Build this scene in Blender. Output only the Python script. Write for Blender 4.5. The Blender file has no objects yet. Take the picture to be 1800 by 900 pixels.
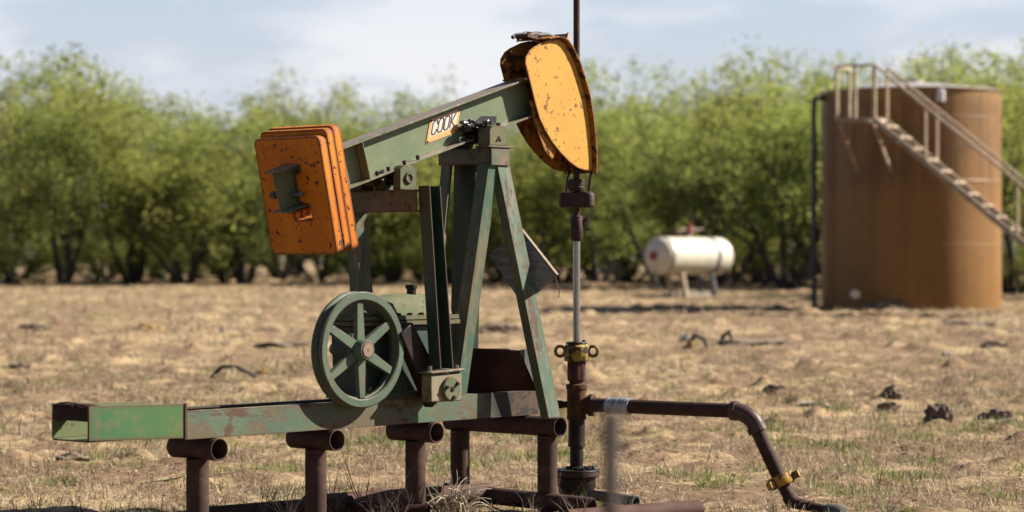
import bpy, bmesh, math, random
import numpy as np
from mathutils import Vector, Matrix, noise as mnoise

R = math.radians
sc = bpy.context.scene
col = sc.collection
F = 4250.0; HY = 455.0; ZC = 1.42          # focal length in photo pixels, horizon row, eye height
ANG = R(48); UX, UY = math.cos(ANG), math.sin(ANG)
OX, OY = (1013.5-900)/F*14.44, 14.44       # well axis on the ground

# ------------------------------------------------------------------ helpers
def gz(y):                                  # height of the gently rising pasture
    return 0.0113*max(0.0, min(y, 80.0)-13.0)
def at(px, py, D):                          # the point seen at that photo pixel, D metres away
    return Vector(((px-900)/F*D, D, ZC-(py-HY)/F*D))
def on_ground(px, py):
    t = (py-HY)/F
    D = (ZC+0.0113*13)/(t+0.0113)
    if D < 13: D = ZC/t
    return Vector(((px-900)/F*D, D, gz(D)))
def pump(x, y, z): return Vector((x, -y, z))
def plain(x, y, z): return Vector((x, y, z))
def pump_world(x, y, z=0): return Vector((OX+x*UX+y*UY, OY+x*UY-y*UX, z))

class MB:
    def __init__(s, f=pump): s.bm = bmesh.new(); s.f = f
    def v(s, p): return s.bm.verts.new(s.f(p[0], p[1], p[2]))
    def face(s, vs):
        try: return s.bm.faces.new(vs)
        except ValueError: return None
    def hexa(s, p):                         # 4 bottom points then 4 top points, same order
        v = [s.v(q) for q in p]
        for f in ((0,1,2,3),(4,5,6,7),(0,1,5,4),(1,2,6,5),(2,3,7,6),(3,0,4,7)): s.face([v[i] for i in f])
        return s
    def box(s, x0, x1, y0, y1, z0, z1):
        return s.hexa([(x0,y0,z0),(x1,y0,z0),(x1,y1,z0),(x0,y1,z0),(x0,y0,z1),(x1,y0,z1),(x1,y1,z1),(x0,y1,z1)])
    def obox(s, c, A, B, C):                # centre and three half vectors
        c = Vector(c); A = Vector(A); B = Vector(B); C = Vector(C)
        return s.hexa([c+A*i+B*j+C*k for k in (-1,1) for i, j in ((-1,-1),(1,-1),(1,1),(-1,1))])
    def extr(s, poly, o, A, B, W, hole=None):
        o = Vector(o); A = Vector(A); B = Vector(B); W = Vector(W)
        if hole is None:
            b = [s.v(o+A*a+B*c) for a, c in poly]; t = [s.v(o+A*a+B*c+W) for a, c in poly]
            s.face(b); s.face(t); n = len(b)
            for i in range(n): s.face([b[i], b[(i+1)%n], t[(i+1)%n], t[i]])
            return s
        loops = []
        for lp in (poly, hole):
            b = [s.v(o+A*a+B*c) for a, c in lp]; t = [s.v(o+A*a+B*c+W) for a, c in lp]; n = len(b)
            for i in range(n): s.face([b[i], b[(i+1)%n], t[(i+1)%n], t[i]])
            loops.append((b, t))
        for k in (0, 1):
            ed = []
            for lp in loops:
                L = lp[k]; n = len(L)
                for i in range(n): ed.append(s.bm.edges.get((L[i], L[(i+1)%n])))
            bmesh.ops.triangle_fill(s.bm, use_beauty=True, edges=ed)
        return s
    def tube(s, pts, r, n=14, cap=True, wall=None, caps=(True, True)):
        P = [Vector(p) for p in pts]; m = len(P)
        rr = r if isinstance(r, (list, tuple)) else [r]*m
        T = [(P[min(i+1, m-1)]-P[max(i-1, 0)]).normalized() for i in range(m)]
        up = Vector((0,0,1)) if abs(T[0].z) < .9 else Vector((0,1,0))
        N = T[0].cross(up).normalized(); rings = []; inner = []
        for i in range(m):
            N = (N-T[i]*N.dot(T[i])).normalized(); Bn = T[i].cross(N)
            rings.append([s.v(P[i]+(N*math.cos(2*math.pi*k/n)+Bn*math.sin(2*math.pi*k/n))*rr[i]) for k in range(n)])
            if wall: inner.append([s.v(P[i]+(N*math.cos(2*math.pi*k/n)+Bn*math.sin(2*math.pi*k/n))*(rr[i]-wall)) for k in range(n)])
        for i in range(m-1):
            for k in range(n):
                s.face([rings[i][k], rings[i][(k+1)%n], rings[i+1][(k+1)%n], rings[i+1][k]])
                if wall: s.face([inner[i][k], inner[i][(k+1)%n], inner[i+1][(k+1)%n], inner[i+1][k]])
        if wall:
            for e in (0, m-1):
                for k in range(n): s.face([rings[e][k], rings[e][(k+1)%n], inner[e][(k+1)%n], inner[e][k]])
        elif cap:
            if caps[0]: s.face(rings[0])
            if caps[1]: s.face(rings[-1])
        return s
    def lathe(s, prof, o, axis=(0,0,1), n=32, loop=False):
        o = Vector(o); ax = Vector(axis).normalized()
        up = Vector((0,0,1)) if abs(ax.z) < .9 else Vector((1,0,0))
        N = ax.cross(up).normalized(); B = ax.cross(N); rings = []
        for r, h in prof:
            if r < 1e-6: rings.append([s.v(o+ax*h)])
            else: rings.append([s.v(o+ax*h+(N*math.cos(2*math.pi*k/n)+B*math.sin(2*math.pi*k/n))*r) for k in range(n)])
        m = len(rings)
        for i in range(m if loop else m-1):
            a, b = rings[i], rings[(i+1)%m]
            for k in range(n):
                k2 = (k+1)%n
                if len(a) == 1 and len(b) == 1: continue
                if len(a) == 1: s.face([a[0], b[k], b[k2]])
                elif len(b) == 1: s.face([a[k], a[k2], b[0]])
                else: s.face([a[k], a[k2], b[k2], b[k]])
        if not loop:
            if len(rings[0]) > 1: s.face(rings[0])
            if len(rings[-1]) > 1: s.face(rings[-1])
        return s
    def blob(s, c, sx, sy, sz, seed=0, rough=.3, sub=3):
        vs = bmesh.ops.create_icosphere(s.bm, subdivisions=sub, radius=1)['verts']
        for v in vs:
            p = v.co.copy()
            k = 1+rough*mnoise.noise(p*1.7+Vector((seed*7.1, 3, 1)))+rough*.6*mnoise.noise(p*4.1+Vector((seed, 9, seed)))+rough*.35*mnoise.noise(p*9+Vector((seed, 2, seed*3)))
            v.co = s.f(*c)+Vector((p.x*sx*k, p.y*sy*k, max(p.z, -.35)*sz*k))
        return s
    def build(s, name, mat, parent=None, off=(0,0,0), bevel=0, smooth=35, seg=2, recalc=True, split=False):
        if split:                           # every loose piece becomes an object of its own
            seen = set(); made = []; s.bm.verts.index_update()
            for v in list(s.bm.verts):
                if v in seen: continue
                isl = []; st = [v]; seen.add(v)
                while st:
                    a = st.pop(); isl.append(a)
                    for e in a.link_edges:
                        b = e.other_vert(a)
                        if b not in seen: seen.add(b); st.append(b)
                k = MB(s.f); mp_ = {a: k.bm.verts.new(a.co) for a in isl}
                for f in {f for a in isl for f in a.link_faces}: k.bm.faces.new([mp_[a] for a in f.verts])
                made.append(k.build(name, mat, parent, off, bevel, smooth, seg, recalc))
            s.bm.free(); return made[0]
        if recalc: bmesh.ops.recalc_face_normals(s.bm, faces=s.bm.faces)
        o = s.f(*off)
        for v in s.bm.verts: v.co -= o
        me = bpy.data.meshes.new(name); s.bm.to_mesh(me); s.bm.free()
        ob = bpy.data.objects.new(name, me); col.objects.link(ob)
        me.materials.append(mat)
        if smooth:
            me.polygons.foreach_set('use_smooth', [True]*len(me.polygons))
            me.set_sharp_from_angle(angle=R(smooth))
        if bevel:
            b = ob.modifiers.new('bevel', 'BEVEL'); b.width = bevel; b.segments = seg; b.limit_method = 'ANGLE'; b.angle_limit = R(40)
        if parent: ob.parent = parent
        return ob

def tag(o, label=None, cat=None, group=None, kind=None):
    if label: o['label'] = label
    if cat: o['category'] = cat
    if group: o['group'] = group
    if kind: o['kind'] = kind
    return o
def empty(name, loc, rz=0, label=None, cat=None, group=None):
    o = bpy.data.objects.new(name, None); o.empty_display_size = .1; col.objects.link(o)
    o.location = loc; o.rotation_euler = (0, 0, rz)
    return tag(o, label, cat, group)
def copy_tree(o, parent=None):
    c = o.copy(); col.objects.link(c); c.parent = parent
    for ch in list(o.children): copy_tree(ch, c)
    return c
def raw_mesh(name, verts, faces_n, loops, mat, colors=None, smooth=False):
    """numpy mesh: verts (n,3), faces_n = verts per face, loops flat index array"""
    me = bpy.data.meshes.new(name)
    nf = len(loops)//faces_n
    me.vertices.add(len(verts)); me.vertices.foreach_set('co', np.asarray(verts, np.float32).ravel())
    me.loops.add(len(loops)); me.loops.foreach_set('vertex_index', np.asarray(loops, np.int32))
    me.polygons.add(nf); me.polygons.foreach_set('loop_start', np.arange(nf, dtype=np.int32)*faces_n)
    if smooth: me.polygons.foreach_set('use_smooth', np.ones(nf, bool))
    me.update(calc_edges=True); me.validate()
    if colors is not None:
        at_ = me.color_attributes.new('tint', 'FLOAT_COLOR', 'POINT')
        c4 = np.ones((len(verts), 4), np.float32); c4[:, :3] = colors
        at_.data.foreach_set('color', c4.ravel())
    me.materials.append(mat)
    return me

# ------------------------------------------------------------------ materials
class NT:
    def __init__(s, name):
        s.m = bpy.data.materials.new(name); s.m.use_nodes = True
        s.t = s.m.node_tree; s.t.nodes.clear()
        s.out = s.n('ShaderNodeOutputMaterial')
    def n(s, typ, **kw):
        x = s.t.nodes.new(typ)
        for k, v in kw.items(): setattr(x, k, v)
        return x
    def put(s, sock, val):
        if isinstance(val, bpy.types.NodeSocket): s.t.links.new(val, sock)
        elif isinstance(val, (tuple, list)) and len(val) == 3 and sock.type == 'RGBA': sock.default_value = (*val, 1)
        else: sock.default_value = val
    def coord(s, kind='Object', scale=None):
        c = s.n('ShaderNodeTexCoord').outputs[kind]
        if scale is None: return c
        m = s.n('ShaderNodeMapping'); s.put(m.inputs['Vector'], c); m.inputs['Scale'].default_value = scale
        return m.outputs[0]
    def noise(s, vec, scale, detail=5, rough=.55, dist=0):
        x = s.n('ShaderNodeTexNoise'); s.put(x.inputs['Vector'], vec)
        x.inputs['Scale'].default_value = scale; x.inputs['Detail'].default_value = detail
        x.inputs['Roughness'].default_value = rough; x.inputs['Distortion'].default_value = dist
        return x.outputs['Fac']
    def step(s, v, a, b):
        x = s.n('ShaderNodeMapRange'); x.interpolation_type = 'SMOOTHSTEP'; s.put(x.inputs['Value'], v)
        x.inputs['From Min'].default_value = a; x.inputs['From Max'].default_value = b
        return x.outputs[0]
    def mth(s, op, a, b=0.0, clamp=False):
        x = s.n('ShaderNodeMath', operation=op, use_clamp=clamp); s.put(x.inputs[0], a); s.put(x.inputs[1], b); return x.outputs[0]
    def mix(s, f, a, b, mode='MIX'):
        x = s.n('ShaderNodeMix', data_type='RGBA', blend_type=mode); s.put(x.inputs[0], f)
        s.put(x.inputs[6], a); s.put(x.inputs[7], b); return x.outputs[2]
    def bsdf(s, color, rough=.7, metal=0, bump=None, bstr=.3, bdist=.005, spec=.5):
        p = s.n('ShaderNodeBsdfPrincipled'); s.put(p.inputs['Base Color'], color); s.put(p.inputs['Roughness'], rough)
        s.put(p.inputs['Metallic'], metal); p.inputs['Specular IOR Level'].default_value = spec
        if bump is not None:
            b = s.n('ShaderNodeBump'); b.inputs['Strength'].default_value = bstr; b.inputs['Distance'].default_value = bdist
            s.put(b.inputs['Height'], bump); s.put(p.inputs['Normal'], b.outputs[0])
        s.t.links.new(p.outputs[0], s.out.inputs[0]); return s.m
    def edge(s, rad=.008):
        b = s.n('ShaderNodeBevel'); b.samples = 4; b.inputs['Radius'].default_value = rad
        g = s.n('ShaderNodeNewGeometry')
        d = s.n('ShaderNodeVectorMath', operation='DOT_PRODUCT'); s.put(d.inputs[0], b.outputs[0]); s.put(d.inputs[1], g.outputs['Normal'])
        return s.mth('SUBTRACT', 1.0, d.outputs['Value'])

def painted(name, c1, c2, worn, rust=(.10,.045,.028), patch=.58, patchw=.06, big=3.2, speck=.66, rough=.55, edge=1.0, wornamt=.5, stretch=(1,1,1), top=0, topc=(.40,.31,.23), oil=False, spsc=22, spec=.25, er=.013):
    t = NT(name); c = t.coord('Object', stretch)
    c1, c2, worn, rust, topc = [tuple(v*.47 for v in q) for q in (c1, c2, worn, rust, topc)]
    var = t.noise(c, big*.8, 5); base = t.mix(t.step(var, .38, .62), c1, c2)
    w = t.noise(c, big*1.7, 9, .68, .4); wm = t.step(w, patch-.04, patch+patchw*1.6)
    base = t.mix(t.mth('MULTIPLY', wm, wornamt), base, worn)
    dust = t.noise(c, big*5, 8, .7); base = t.mix(t.mth('MULTIPLY', t.step(dust, .48, .70), .35*wornamt+.12), base, tuple(min(1, x*1.15+.02) for x in worn))
    sp = t.noise(c, spsc, 6, .6); big_n = t.noise(c, big*1.3, 4)
    sm = t.step(t.mth('ADD', sp, t.mth('MULTIPLY', big_n, .25)), speck+.085, speck+.11)
    pr = t.step(t.noise(c, big*1.25, 10, .7, .3), patch+.05, patch+.05+patchw)
    mask = t.mth('MAXIMUM', sm, pr)
    if edge:
        e = t.step(t.mth('MULTIPLY', t.edge(er), t.mth('ADD', t.mth('MULTIPLY', t.noise(c, 24, 6, .65), 4.0*edge), -1.35)), .006, .035)
        mask = t.mth('MAXIMUM', mask, e)
    if top:
        g = t.n('ShaderNodeNewGeometry'); sx = t.n('ShaderNodeSeparateXYZ'); t.put(sx.inputs[0], g.outputs['True Normal'])
        up = t.mth('MULTIPLY', t.step(sx.outputs['Z'], .6, .85), t.mth('MULTIPLY', t.step(dust, .30, .55), top))
        base = t.mix(up, base, topc)
    if oil:  # oil: shadow painted into the beam colour toward the wellhead
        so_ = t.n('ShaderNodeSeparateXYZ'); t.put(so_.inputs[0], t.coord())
        shade_x = t.step(t.mth('ADD', so_.outputs['X'], t.mth('MULTIPLY', t.noise(t.coord(), 6, 6), .30)), -.93, -.66)
        base = t.mix(shade_x, base, (.012,.009,.007))
    rc = t.mix(t.noise(c, 38, 6), tuple(x*.55 for x in rust), tuple(min(1, x*1.7) for x in rust))
    fine = t.noise(c, 90, 4)
    colr = t.mix(mask, base, rc)
    colr = t.mix(t.mth('MULTIPLY', t.step(fine, .3, .75), .25), colr, tuple(x*.6 for x in worn))
    bump = t.mth('ADD', t.mth('MULTIPLY', mask, -.5), t.mth('MULTIPLY', sp, .5))
    return t.bsdf(colr, t.mth('ADD', t.mth('MULTIPLY', mask, .3), rough), 0, bump, .35, .004, spec)

def rusty(name, dark, mid, light, rough=.75, scale=7, bstr=.5):
    t = NT(name); c = t.coord()
    dark, mid, light = [tuple(v*.45 for v in q) for q in (dark, mid, light)]
    a = t.noise(c, scale, 8, .65, .3); b = t.noise(c, scale*7, 6, .6)
    k = t.mix(t.step(a, .35, .62), dark, mid)
    k = t.mix(t.step(t.mth('ADD', t.mth('MULTIPLY', a, .5), t.mth('MULTIPLY', b, .5)), .52, .66), k, light)
    return t.bsdf(k, rough, 0, b, bstr, .003, .15)

GREEN_BEAM = painted('sage_green_paint', (0.161,0.225,0.124), (0.207,0.258,0.143), (0.313,0.239,0.138), patch=.62, speck=.70, rough=.42, wornamt=.45, edge=.9, top=1)
GREEN_BASE = painted('base_green_paint', (.075,.150,.095), (.115,.175,.105), (.155,.105,.058), rust=(.10,.058,.034), patch=.49, patchw=.06, big=2.4, speck=.70, wornamt=.85, stretch=(1,1,1.8), top=1, oil=True)  # oil darkens the wellhead end as a painted shadow
GREEN_BRIGHT = painted('bright_green_paint', (0.028,0.157,0.067), (0.062,0.176,0.052), (0.190,0.114,0.033), rust=(.12,.06,.04), patch=.60, big=2.2, speck=.80, wornamt=.8, edge=1.5, er=.028)
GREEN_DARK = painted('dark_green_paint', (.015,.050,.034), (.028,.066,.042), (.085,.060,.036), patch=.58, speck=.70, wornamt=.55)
GREEN_LEG = painted('leg_green_paint', (.045,.130,.080), (.085,.150,.085), (.250,.180,.110), rust=(.11,.065,.042), patch=.51, patchw=.09, big=2.4, speck=.68, wornamt=.8, stretch=(2,2,.8))
GREEN_WHEEL = painted('wheel_green_paint', (0.072,0.136,0.086), (0.107,0.168,0.110), (0.170,0.143,0.086), patch=.59, big=5, speck=.74, wornamt=.8)
GREEN_GEAR = painted('gearbox_green_paint', (.115,.165,.095), (.165,.19,.11), (.27,.20,.115), patch=.52, patchw=.1, big=3.0, speck=.70, wornamt=.8, rough=.8, spec=.1)
ORANGE = painted('orange_weight_paint', (.92,.29,.004), (.80,.225,.004), (.40,.14,.05), rust=(.085,.042,.04), patch=.63, big=4, speck=.645, rough=.6, wornamt=.7, edge=1.9, spsc=30, er=.022, spec=.15)
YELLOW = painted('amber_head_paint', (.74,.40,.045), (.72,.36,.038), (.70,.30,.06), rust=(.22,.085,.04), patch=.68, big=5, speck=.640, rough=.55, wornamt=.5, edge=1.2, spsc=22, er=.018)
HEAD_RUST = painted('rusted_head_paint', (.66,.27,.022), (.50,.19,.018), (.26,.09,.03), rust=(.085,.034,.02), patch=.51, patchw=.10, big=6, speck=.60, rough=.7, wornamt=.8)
PIPE = rusty('brown_pipe_steel', (.060,.031,.023), (.098,.052,.038), (.15,.088,.066))
PIPE_LIGHT = rusty('ground_pipe_steel', (.12,.062,.045), (.17,.095,.068), (.23,.14,.10))
DARKIRON = rusty('dark_greasy_iron', (.016,.012,.010), (.036,.022,.016), (.085,.045,.028), rough=.5)
RUST_DARK = rusty('dark_rust_plate', (.030,.012,.007), (.048,.019,.010), (.085,.034,.018))
RODRUST = rusty('rod_rust', (.05,.027,.022), (.09,.045,.036), (.14,.075,.06), rough=.6)
TEE = rusty('tee_rust', (.045,.025,.016), (.11,.05,.02), (.30,.12,.03), scale=9)
YPAINT = painted('yellow_gland_paint', (.62,.44,.07), (.55,.36,.05), (.35,.22,.05), rust=(.03,.02,.015), patch=.47, patchw=.05, big=9, speck=.565, rough=.5)
GREYRUST = rusty('grey_plate', (.10,.10,.09), (.17,.165,.15), (.24,.23,.20))
def simple(name, c, rough=.6, metal=0, nz=.25, scale=20, spec=.5):
    t = NT(name); k = t.noise(t.coord(), scale, 5); c = tuple(v*.50 for v in c)
    cc = t.mix(t.step(k, .3, .7), tuple(x*(1-nz) for x in c), tuple(min(1, x*(1+nz)) for x in c))
    return t.bsdf(cc, rough, metal, k, .2, .003, spec)
STEEL = simple('polished_steel', (.50,.47,.43), .32, .85, .12)
TAPE = simple('silver_tape', (.45,.46,.50), .35, .5, .3, 30)
BLACK = simple('bore_shade_black', (.03,.028,.026), .6)
INK = simple('navy_letter_ink', (.02,.022,.045), .5, 0, .1)
CREAM = simple('cream_enamel', (.80,.66,.52), .45, 0, .12, 30)
PLATEOR = simple('orange_enamel', (.80,.40,.14), .45, 0, .18, 40)
GREASE_SHADE = simple('black_grease_shade', (.018,.014,.012), .35, 0, .3)
BRASSY = simple('greasy_iron_bolt', (.13,.10,.075), .6)
def wood(name, a, b, scale=(2, 30, 2)):
    t = NT(name); c = t.coord('Object', scale); k = t.noise(c, 3, 8, .7, .6)
    return t.bsdf(t.mix(t.step(k, .3, .7), a, b), .85, 0, k, .6, .004, .2)
BOARD = wood('weathered_board', (.075,.077,.085), (.19,.185,.185), (1, 2.2, 12))
BOARD_EDGE = wood('board_edge', (.13,.10,.08), (.20,.155,.12))

def tank_mat():
    t = NT('tank_rust_brown'); c = t.coord()
    st = t.noise(t.coord('Object', (2.6,2.6,.10)), 2.0, 5, .6)
    bl = t.noise(c, 1.3, 9, .72, .6); fi = t.noise(c, 7, 5)
    k = t.mix(t.step(st, .38, .60), (.095,.048,.017), (.168,.088,.034))
    k = t.mix(t.mth('MULTIPLY', t.step(bl, .42, .62), .65), k, (.09,.048,.022))
    sep = t.n('ShaderNodeSeparateXYZ'); t.put(sep.inputs[0], c)
    z = t.mth('ADD', sep.outputs['Z'], t.mth('MULTIPLY', fi, .10))
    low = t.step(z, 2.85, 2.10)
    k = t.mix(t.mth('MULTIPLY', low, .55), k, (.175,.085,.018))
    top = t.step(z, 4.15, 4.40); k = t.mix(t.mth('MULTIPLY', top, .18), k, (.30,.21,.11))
    k = t.mix(t.mth('MULTIPLY', t.step(fi, .4, .7), .25), k, (.08,.042,.02))
    k = t.mix(1.0, k, (.98,.90,.52), 'MULTIPLY')
    return t.bsdf(k, .50, 0, fi, .15, .01, .3)
TANK = tank_mat()
TANKROOF = simple('tank_roof_metal', (.50,.45,.42), .5, 0, .2, 3)
RAIL = simple('tan_rail_paint', (.66,.51,.34), .6, 0, .25, 9)
RAILDK = simple('worn_stair_steel', (.44,.33,.23), .7, 0, .35, 9)
WHITEP = simple('white_vessel_paint', (.84,.77,.62), .4, 0, .06, 4)
GREYP = simple('grey_strap_paint', (.16,.16,.17), .6)
REDP = simple('red_valve_paint', (.32,.02,.015), .5)
POSTM = None

def leaf_mat():
    t = NT('mesquite_foliage')
    a = t.n('ShaderNodeAttribute'); a.attribute_name = 'tint'
    oi = t.n('ShaderNodeObjectInfo')
    h = t.n('ShaderNodeHueSaturation'); t.put(h.inputs['Color'], a.outputs['Color'])
    t.put(h.inputs['Hue'], t.mth('ADD', .482, t.mth('MULTIPLY', oi.outputs['Random'], .045))); h.inputs['Saturation'].default_value = .88
    t.put(h.inputs['Value'], t.mth('ADD', .74, t.mth('MULTIPLY', oi.outputs['Random'], .52)))
    d = t.n('ShaderNodeBsdfDiffuse'); tr = t.n('ShaderNodeBsdfTranslucent'); mx = t.n('ShaderNodeMixShader')
    t.put(d.inputs[0], h.outputs[0])
    t.put(tr.inputs[0], t.mix(.5, h.outputs[0], (.36,.38,.07)))
    mx.inputs[0].default_value = .55
    t.t.links.new(d.outputs[0], mx.inputs[1]); t.t.links.new(tr.outputs[0], mx.inputs[2])
    t.t.links.new(mx.outputs[0], t.out.inputs[0]); return t.m
LEAF = leaf_mat()
BARK = simple('mesquite_bark', (.060,.045,.036), .9, 0, .4, 12)
def blade_mat(name, trans):
    t = NT(name); a = t.n('ShaderNodeAttribute'); a.attribute_name = 'tint'
    d = t.n('ShaderNodeBsdfDiffuse'); tr = t.n('ShaderNodeBsdfTranslucent'); mx = t.n('ShaderNodeMixShader')
    t.put(d.inputs[0], a.outputs['Color']); t.put(tr.inputs[0], a.outputs['Color']); mx.inputs[0].default_value = trans
    t.t.links.new(d.outputs[0], mx.inputs[1]); t.t.links.new(tr.outputs[0], mx.inputs[2]); t.t.links.new(mx.outputs[0], t.out.inputs[0]); return t.m
STRAW = blade_mat('straw_blades', .3); GRASSM = blade_mat('green_blades', .35)
TWIG = simple('dead_twig', (.16,.12,.085), .9, 0, .4, 15)
TWIGPALE = simple('pale_dead_stem', (.46,.38,.27), .9, 0, .3, 15)
DEADWOOD = simple('dead_wood', (.09,.065,.05), .9, 0, .5, 9)
ROOTY = simple('root_brown', (.15,.10,.065), .95, 0, .6, 25)
EARTH = simple('dark_soil_clod', (.24,.165,.11), .95, 0, .4, 12)
STONE = simple('pale_limestone', (.62,.55,.45), .9, 0, .2, 9)
OCHRE = simple('ochre_stone', (.55,.36,.14), .9, 0, .25, 9)

# ------------------------------------------------------------------ ground
def vnoise(x, y, seed):
    rs = np.random.RandomState(seed); T = rs.rand(256, 256)
    xi = np.floor(x).astype(int); yi = np.floor(y).astype(int); fx = x-xi; fy = y-yi
    fx = fx*fx*(3-2*fx); fy = fy*fy*(3-2*fy)
    g = lambda i, j: T[i & 255, j & 255]
    return (g(xi,yi)*(1-fx)+g(xi+1,yi)*fx)*(1-fy)+(g(xi,yi+1)*(1-fx)+g(xi+1,yi+1)*fx)*fy
def fbm(x, y, sc_, seed, oct_=4):
    s = 0; a = 1; t = 0
    for k in range(oct_): s = s+a*vnoise(x*sc_*2**k+17*k, y*sc_*2**k+5*k, seed+k); t += a; a *= .5
    return s/t
def gheight(x, y):
    base = 0.0113*np.clip(np.clip(y, 0, 80)-13, 0, None)
    n1 = fbm(x, y, .55, 3, 4)-.5; n2 = fbm(x, y, 5.5, 11, 4)-.5
    lump = np.clip(fbm(x, y, 2.3, 31, 3)-.60, 0, 1)*np.clip((y-13)/4, 0, 1)
    amp = np.clip((y-9)/12, .35, 1)
    return base+n1*.12*amp+n2*.072+lump*.36*amp-.03

def ground_mat():
    t = NT('dry_pasture_soil'); c = t.coord('Object')
    big = t.noise(c, .28, 5, .6, .3); mid = t.noise(c, 1.7, 8, .68, .5); fin = t.noise(c, 14, 7, .7); vf = t.noise(c, 60, 4, .7)
    straw = t.mix(t.step(fin, .3, .7), (.31,.225,.130), (.50,.385,.250))
    dirt = t.mix(t.step(fin, .3, .7), (.125,.082,.055), (.27,.185,.125))
    k = t.mix(t.step(t.mth('ADD', t.mth('MULTIPLY', mid, .65), t.mth('MULTIPLY', big, .35)), .47, .58), dirt, straw)
    k = t.mix(t.mth('MULTIPLY', t.step(t.noise(c, .9, 8, .70, .7), .54, .61), .75), k, (.125,.090,.066))
    k = t.mix(t.mth('MULTIPLY', t.step(t.noise(c, .75, 6, .6), .54, .66), .38), k, (.19,.19,.062))
    k = t.mix(t.mth('MULTIPLY', t.step(t.noise(c, 5, 6, .65), .58, .68), .55), k, (.46,.36,.22))
    k = t.mix(t.mth('MULTIPLY', t.step(vf, .58, .68), .5), k, (.44,.35,.22))
    k = t.mix(t.mth('MULTIPLY', t.step(vf, .40, .32), .5), k, (.09,.06,.04))
    k = t.mix(1.0, k, (.84,.80,.73), 'MULTIPLY')
    return t.bsdf(k, .95, 0, t.mth('ADD', fin, t.mth('MULTIPLY', vf, .5)), 1.0, .045, .1)
GROUND = ground_mat()

def build_ground():
    d = [2.0]
    while d[-1] < 9: d.append(d[-1]+.12)
    while d[-1] < 90: d.append(d[-1]*1.0042)
    while d[-1] < 1500: d.append(d[-1]*1.12)
    d = np.array(d); nc = 560
    th = np.linspace(-1, 1, nc); th = np.tan(th*.40)
    X = d[:, None]*th[None, :]; Y = np.repeat(d[:, None], nc, 1)
    Z = gheight(X, Y); far = np.clip((Y-85)/10, 0, 1); Z = Z*(1-far)+.757*far
    v = np.stack([X, Y, Z], -1).reshape(-1, 3); nr = len(d)
    i = np.arange(nr-1)[:, None]*nc+np.arange(nc-1)[None, :]
    q = np.stack([i, i+1, i+nc+1, i+nc], -1).reshape(-1)
    me = raw_mesh('ground', v, 4, q, GROUND, smooth=True)
    o = bpy.data.objects.new('ground', me); col.objects.link(o); tag(o, kind='structure')
    # coarse apron all round so the sheet reaches the horizon and lies under the camera too
    m = MB(plain); s_ = 1500
    m.face([m.v(p) for p in ((-s_,-s_,-.12),(s_,-s_,-.12),(s_,12,-.12),(-s_,12,-.12))])
    m.face([m.v(p) for p in ((-s_,12,-.12),(s_,12,-.12),(s_,85,.60),(-s_,85,.60))])
    m.face([m.v(p) for p in ((-s_,85,.60),(s_,85,.60),(s_,s_,.60),(-s_,s_,.60))])
    tag(m.build('terrain', GROUND, smooth=0), kind='structure')
build_ground()

def blades(name, N, d0, d1, h0, h1, w, lie, mask, palette, mat, seed, power=1.0):
    rs = np.random.RandomState(seed)
    y = np.sqrt(d0**2+(d1**2-d0**2)*rs.rand(N)**power); x = (rs.rand(N)*2-1)*.29*y
    keep = rs.rand(N) < mask(x, y); x = x[keep]; y = y[keep]; n = len(x)
    z = gheight(x, y)-.004
    az = rs.rand(n)*2*np.pi; el = np.where(rs.rand(n) < lie, rs.uniform(0, .25, n), rs.uniform(.5, 1.45, n))
    L = rs.uniform(h0, h1, n); dr = np.stack([np.cos(az)*np.cos(el), np.sin(az)*np.cos(el), np.sin(el)], -1)*L[:, None]
    bz = rs.rand(n)*2*np.pi
    wv = np.stack([np.cos(bz), np.sin(bz), np.zeros(n)], -1)*(w*(.6+.8*rs.rand(n))*(1+(y-13)/25))[:, None]
    p = np.stack([x, y, z+.006*rs.rand(n)], -1)
    bend = dr*.55+np.stack([np.zeros(n), np.zeros(n), L*.10], -1)
    V = np.stack([p-wv, p+wv, p+bend+wv*.8, p+bend-wv*.8, p+dr], 1).reshape(-1, 3)
    i = np.arange(n)*5
    tri = np.stack([i,i+1,i+2, i,i+2,i+3, i+3,i+2,i+4], -1).reshape(-1)
    pal = np.array(palette); c = .60*pal[rs.randint(len(pal), size=n)]*(.75+.5*rs.rand(n))[:, None]
    me = raw_mesh(name, V, 3, tri, mat, np.repeat(c, 5, 0))
    return me
def add_stuff(name, me, label, cat):
    o = bpy.data.objects.new(name, me); col.objects.link(o); return tag(o, label, cat, kind='stuff')
straw_mask = lambda x, y: np.clip((fbm(x, y, 1.4, 51, 4)-.42)*5, .06, 1)
green_mask = lambda x, y: np.clip((fbm(x, y, 2.4, 77, 3)-.59)*8, 0, 1)*np.clip(1.15-(y-14)/9, .12, 1)
PAL_S = [(.58,.46,.30), (.46,.34,.21), (.70,.60,.44), (.34,.24,.155), (.46,.41,.22), (.20,.135,.09)]
add_stuff('dry_grass', blades('dry_grass', 170000, 11.5, 24, .03, .085, .0022, .62, straw_mask, PAL_S, STRAW, 5, .85), 'short bleached dry grass and straw lying on the bare pasture near the pump', 'dry grass')
add_stuff('distant_dry_grass', blades('distant_dry_grass', 60000, 23, 72, .05, .13, .004, .35, straw_mask, [(.56,.46,.31), (.44,.34,.22), (.62,.54,.40), (.30,.21,.14), (.42,.40,.20)], STRAW, 6), 'blurred tawny dry grass on the far pasture up to the trees', 'dry grass')
PAL_G = [(.17,.24,.055), (.22,.28,.075), (.12,.19,.04), (.32,.34,.12)]
add_stuff('green_grass', blades('green_grass', 240000, 12, 30, .04, .10, .0024, .10, green_mask, PAL_G, GRASSM, 8, .9), 'sparse green grass tufts sprouting through the dry pasture', 'grass')
PAL_L = [(.62,.53,.40), (.20,.12,.075), (.45,.32,.19), (.12,.075,.05)]
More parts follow.
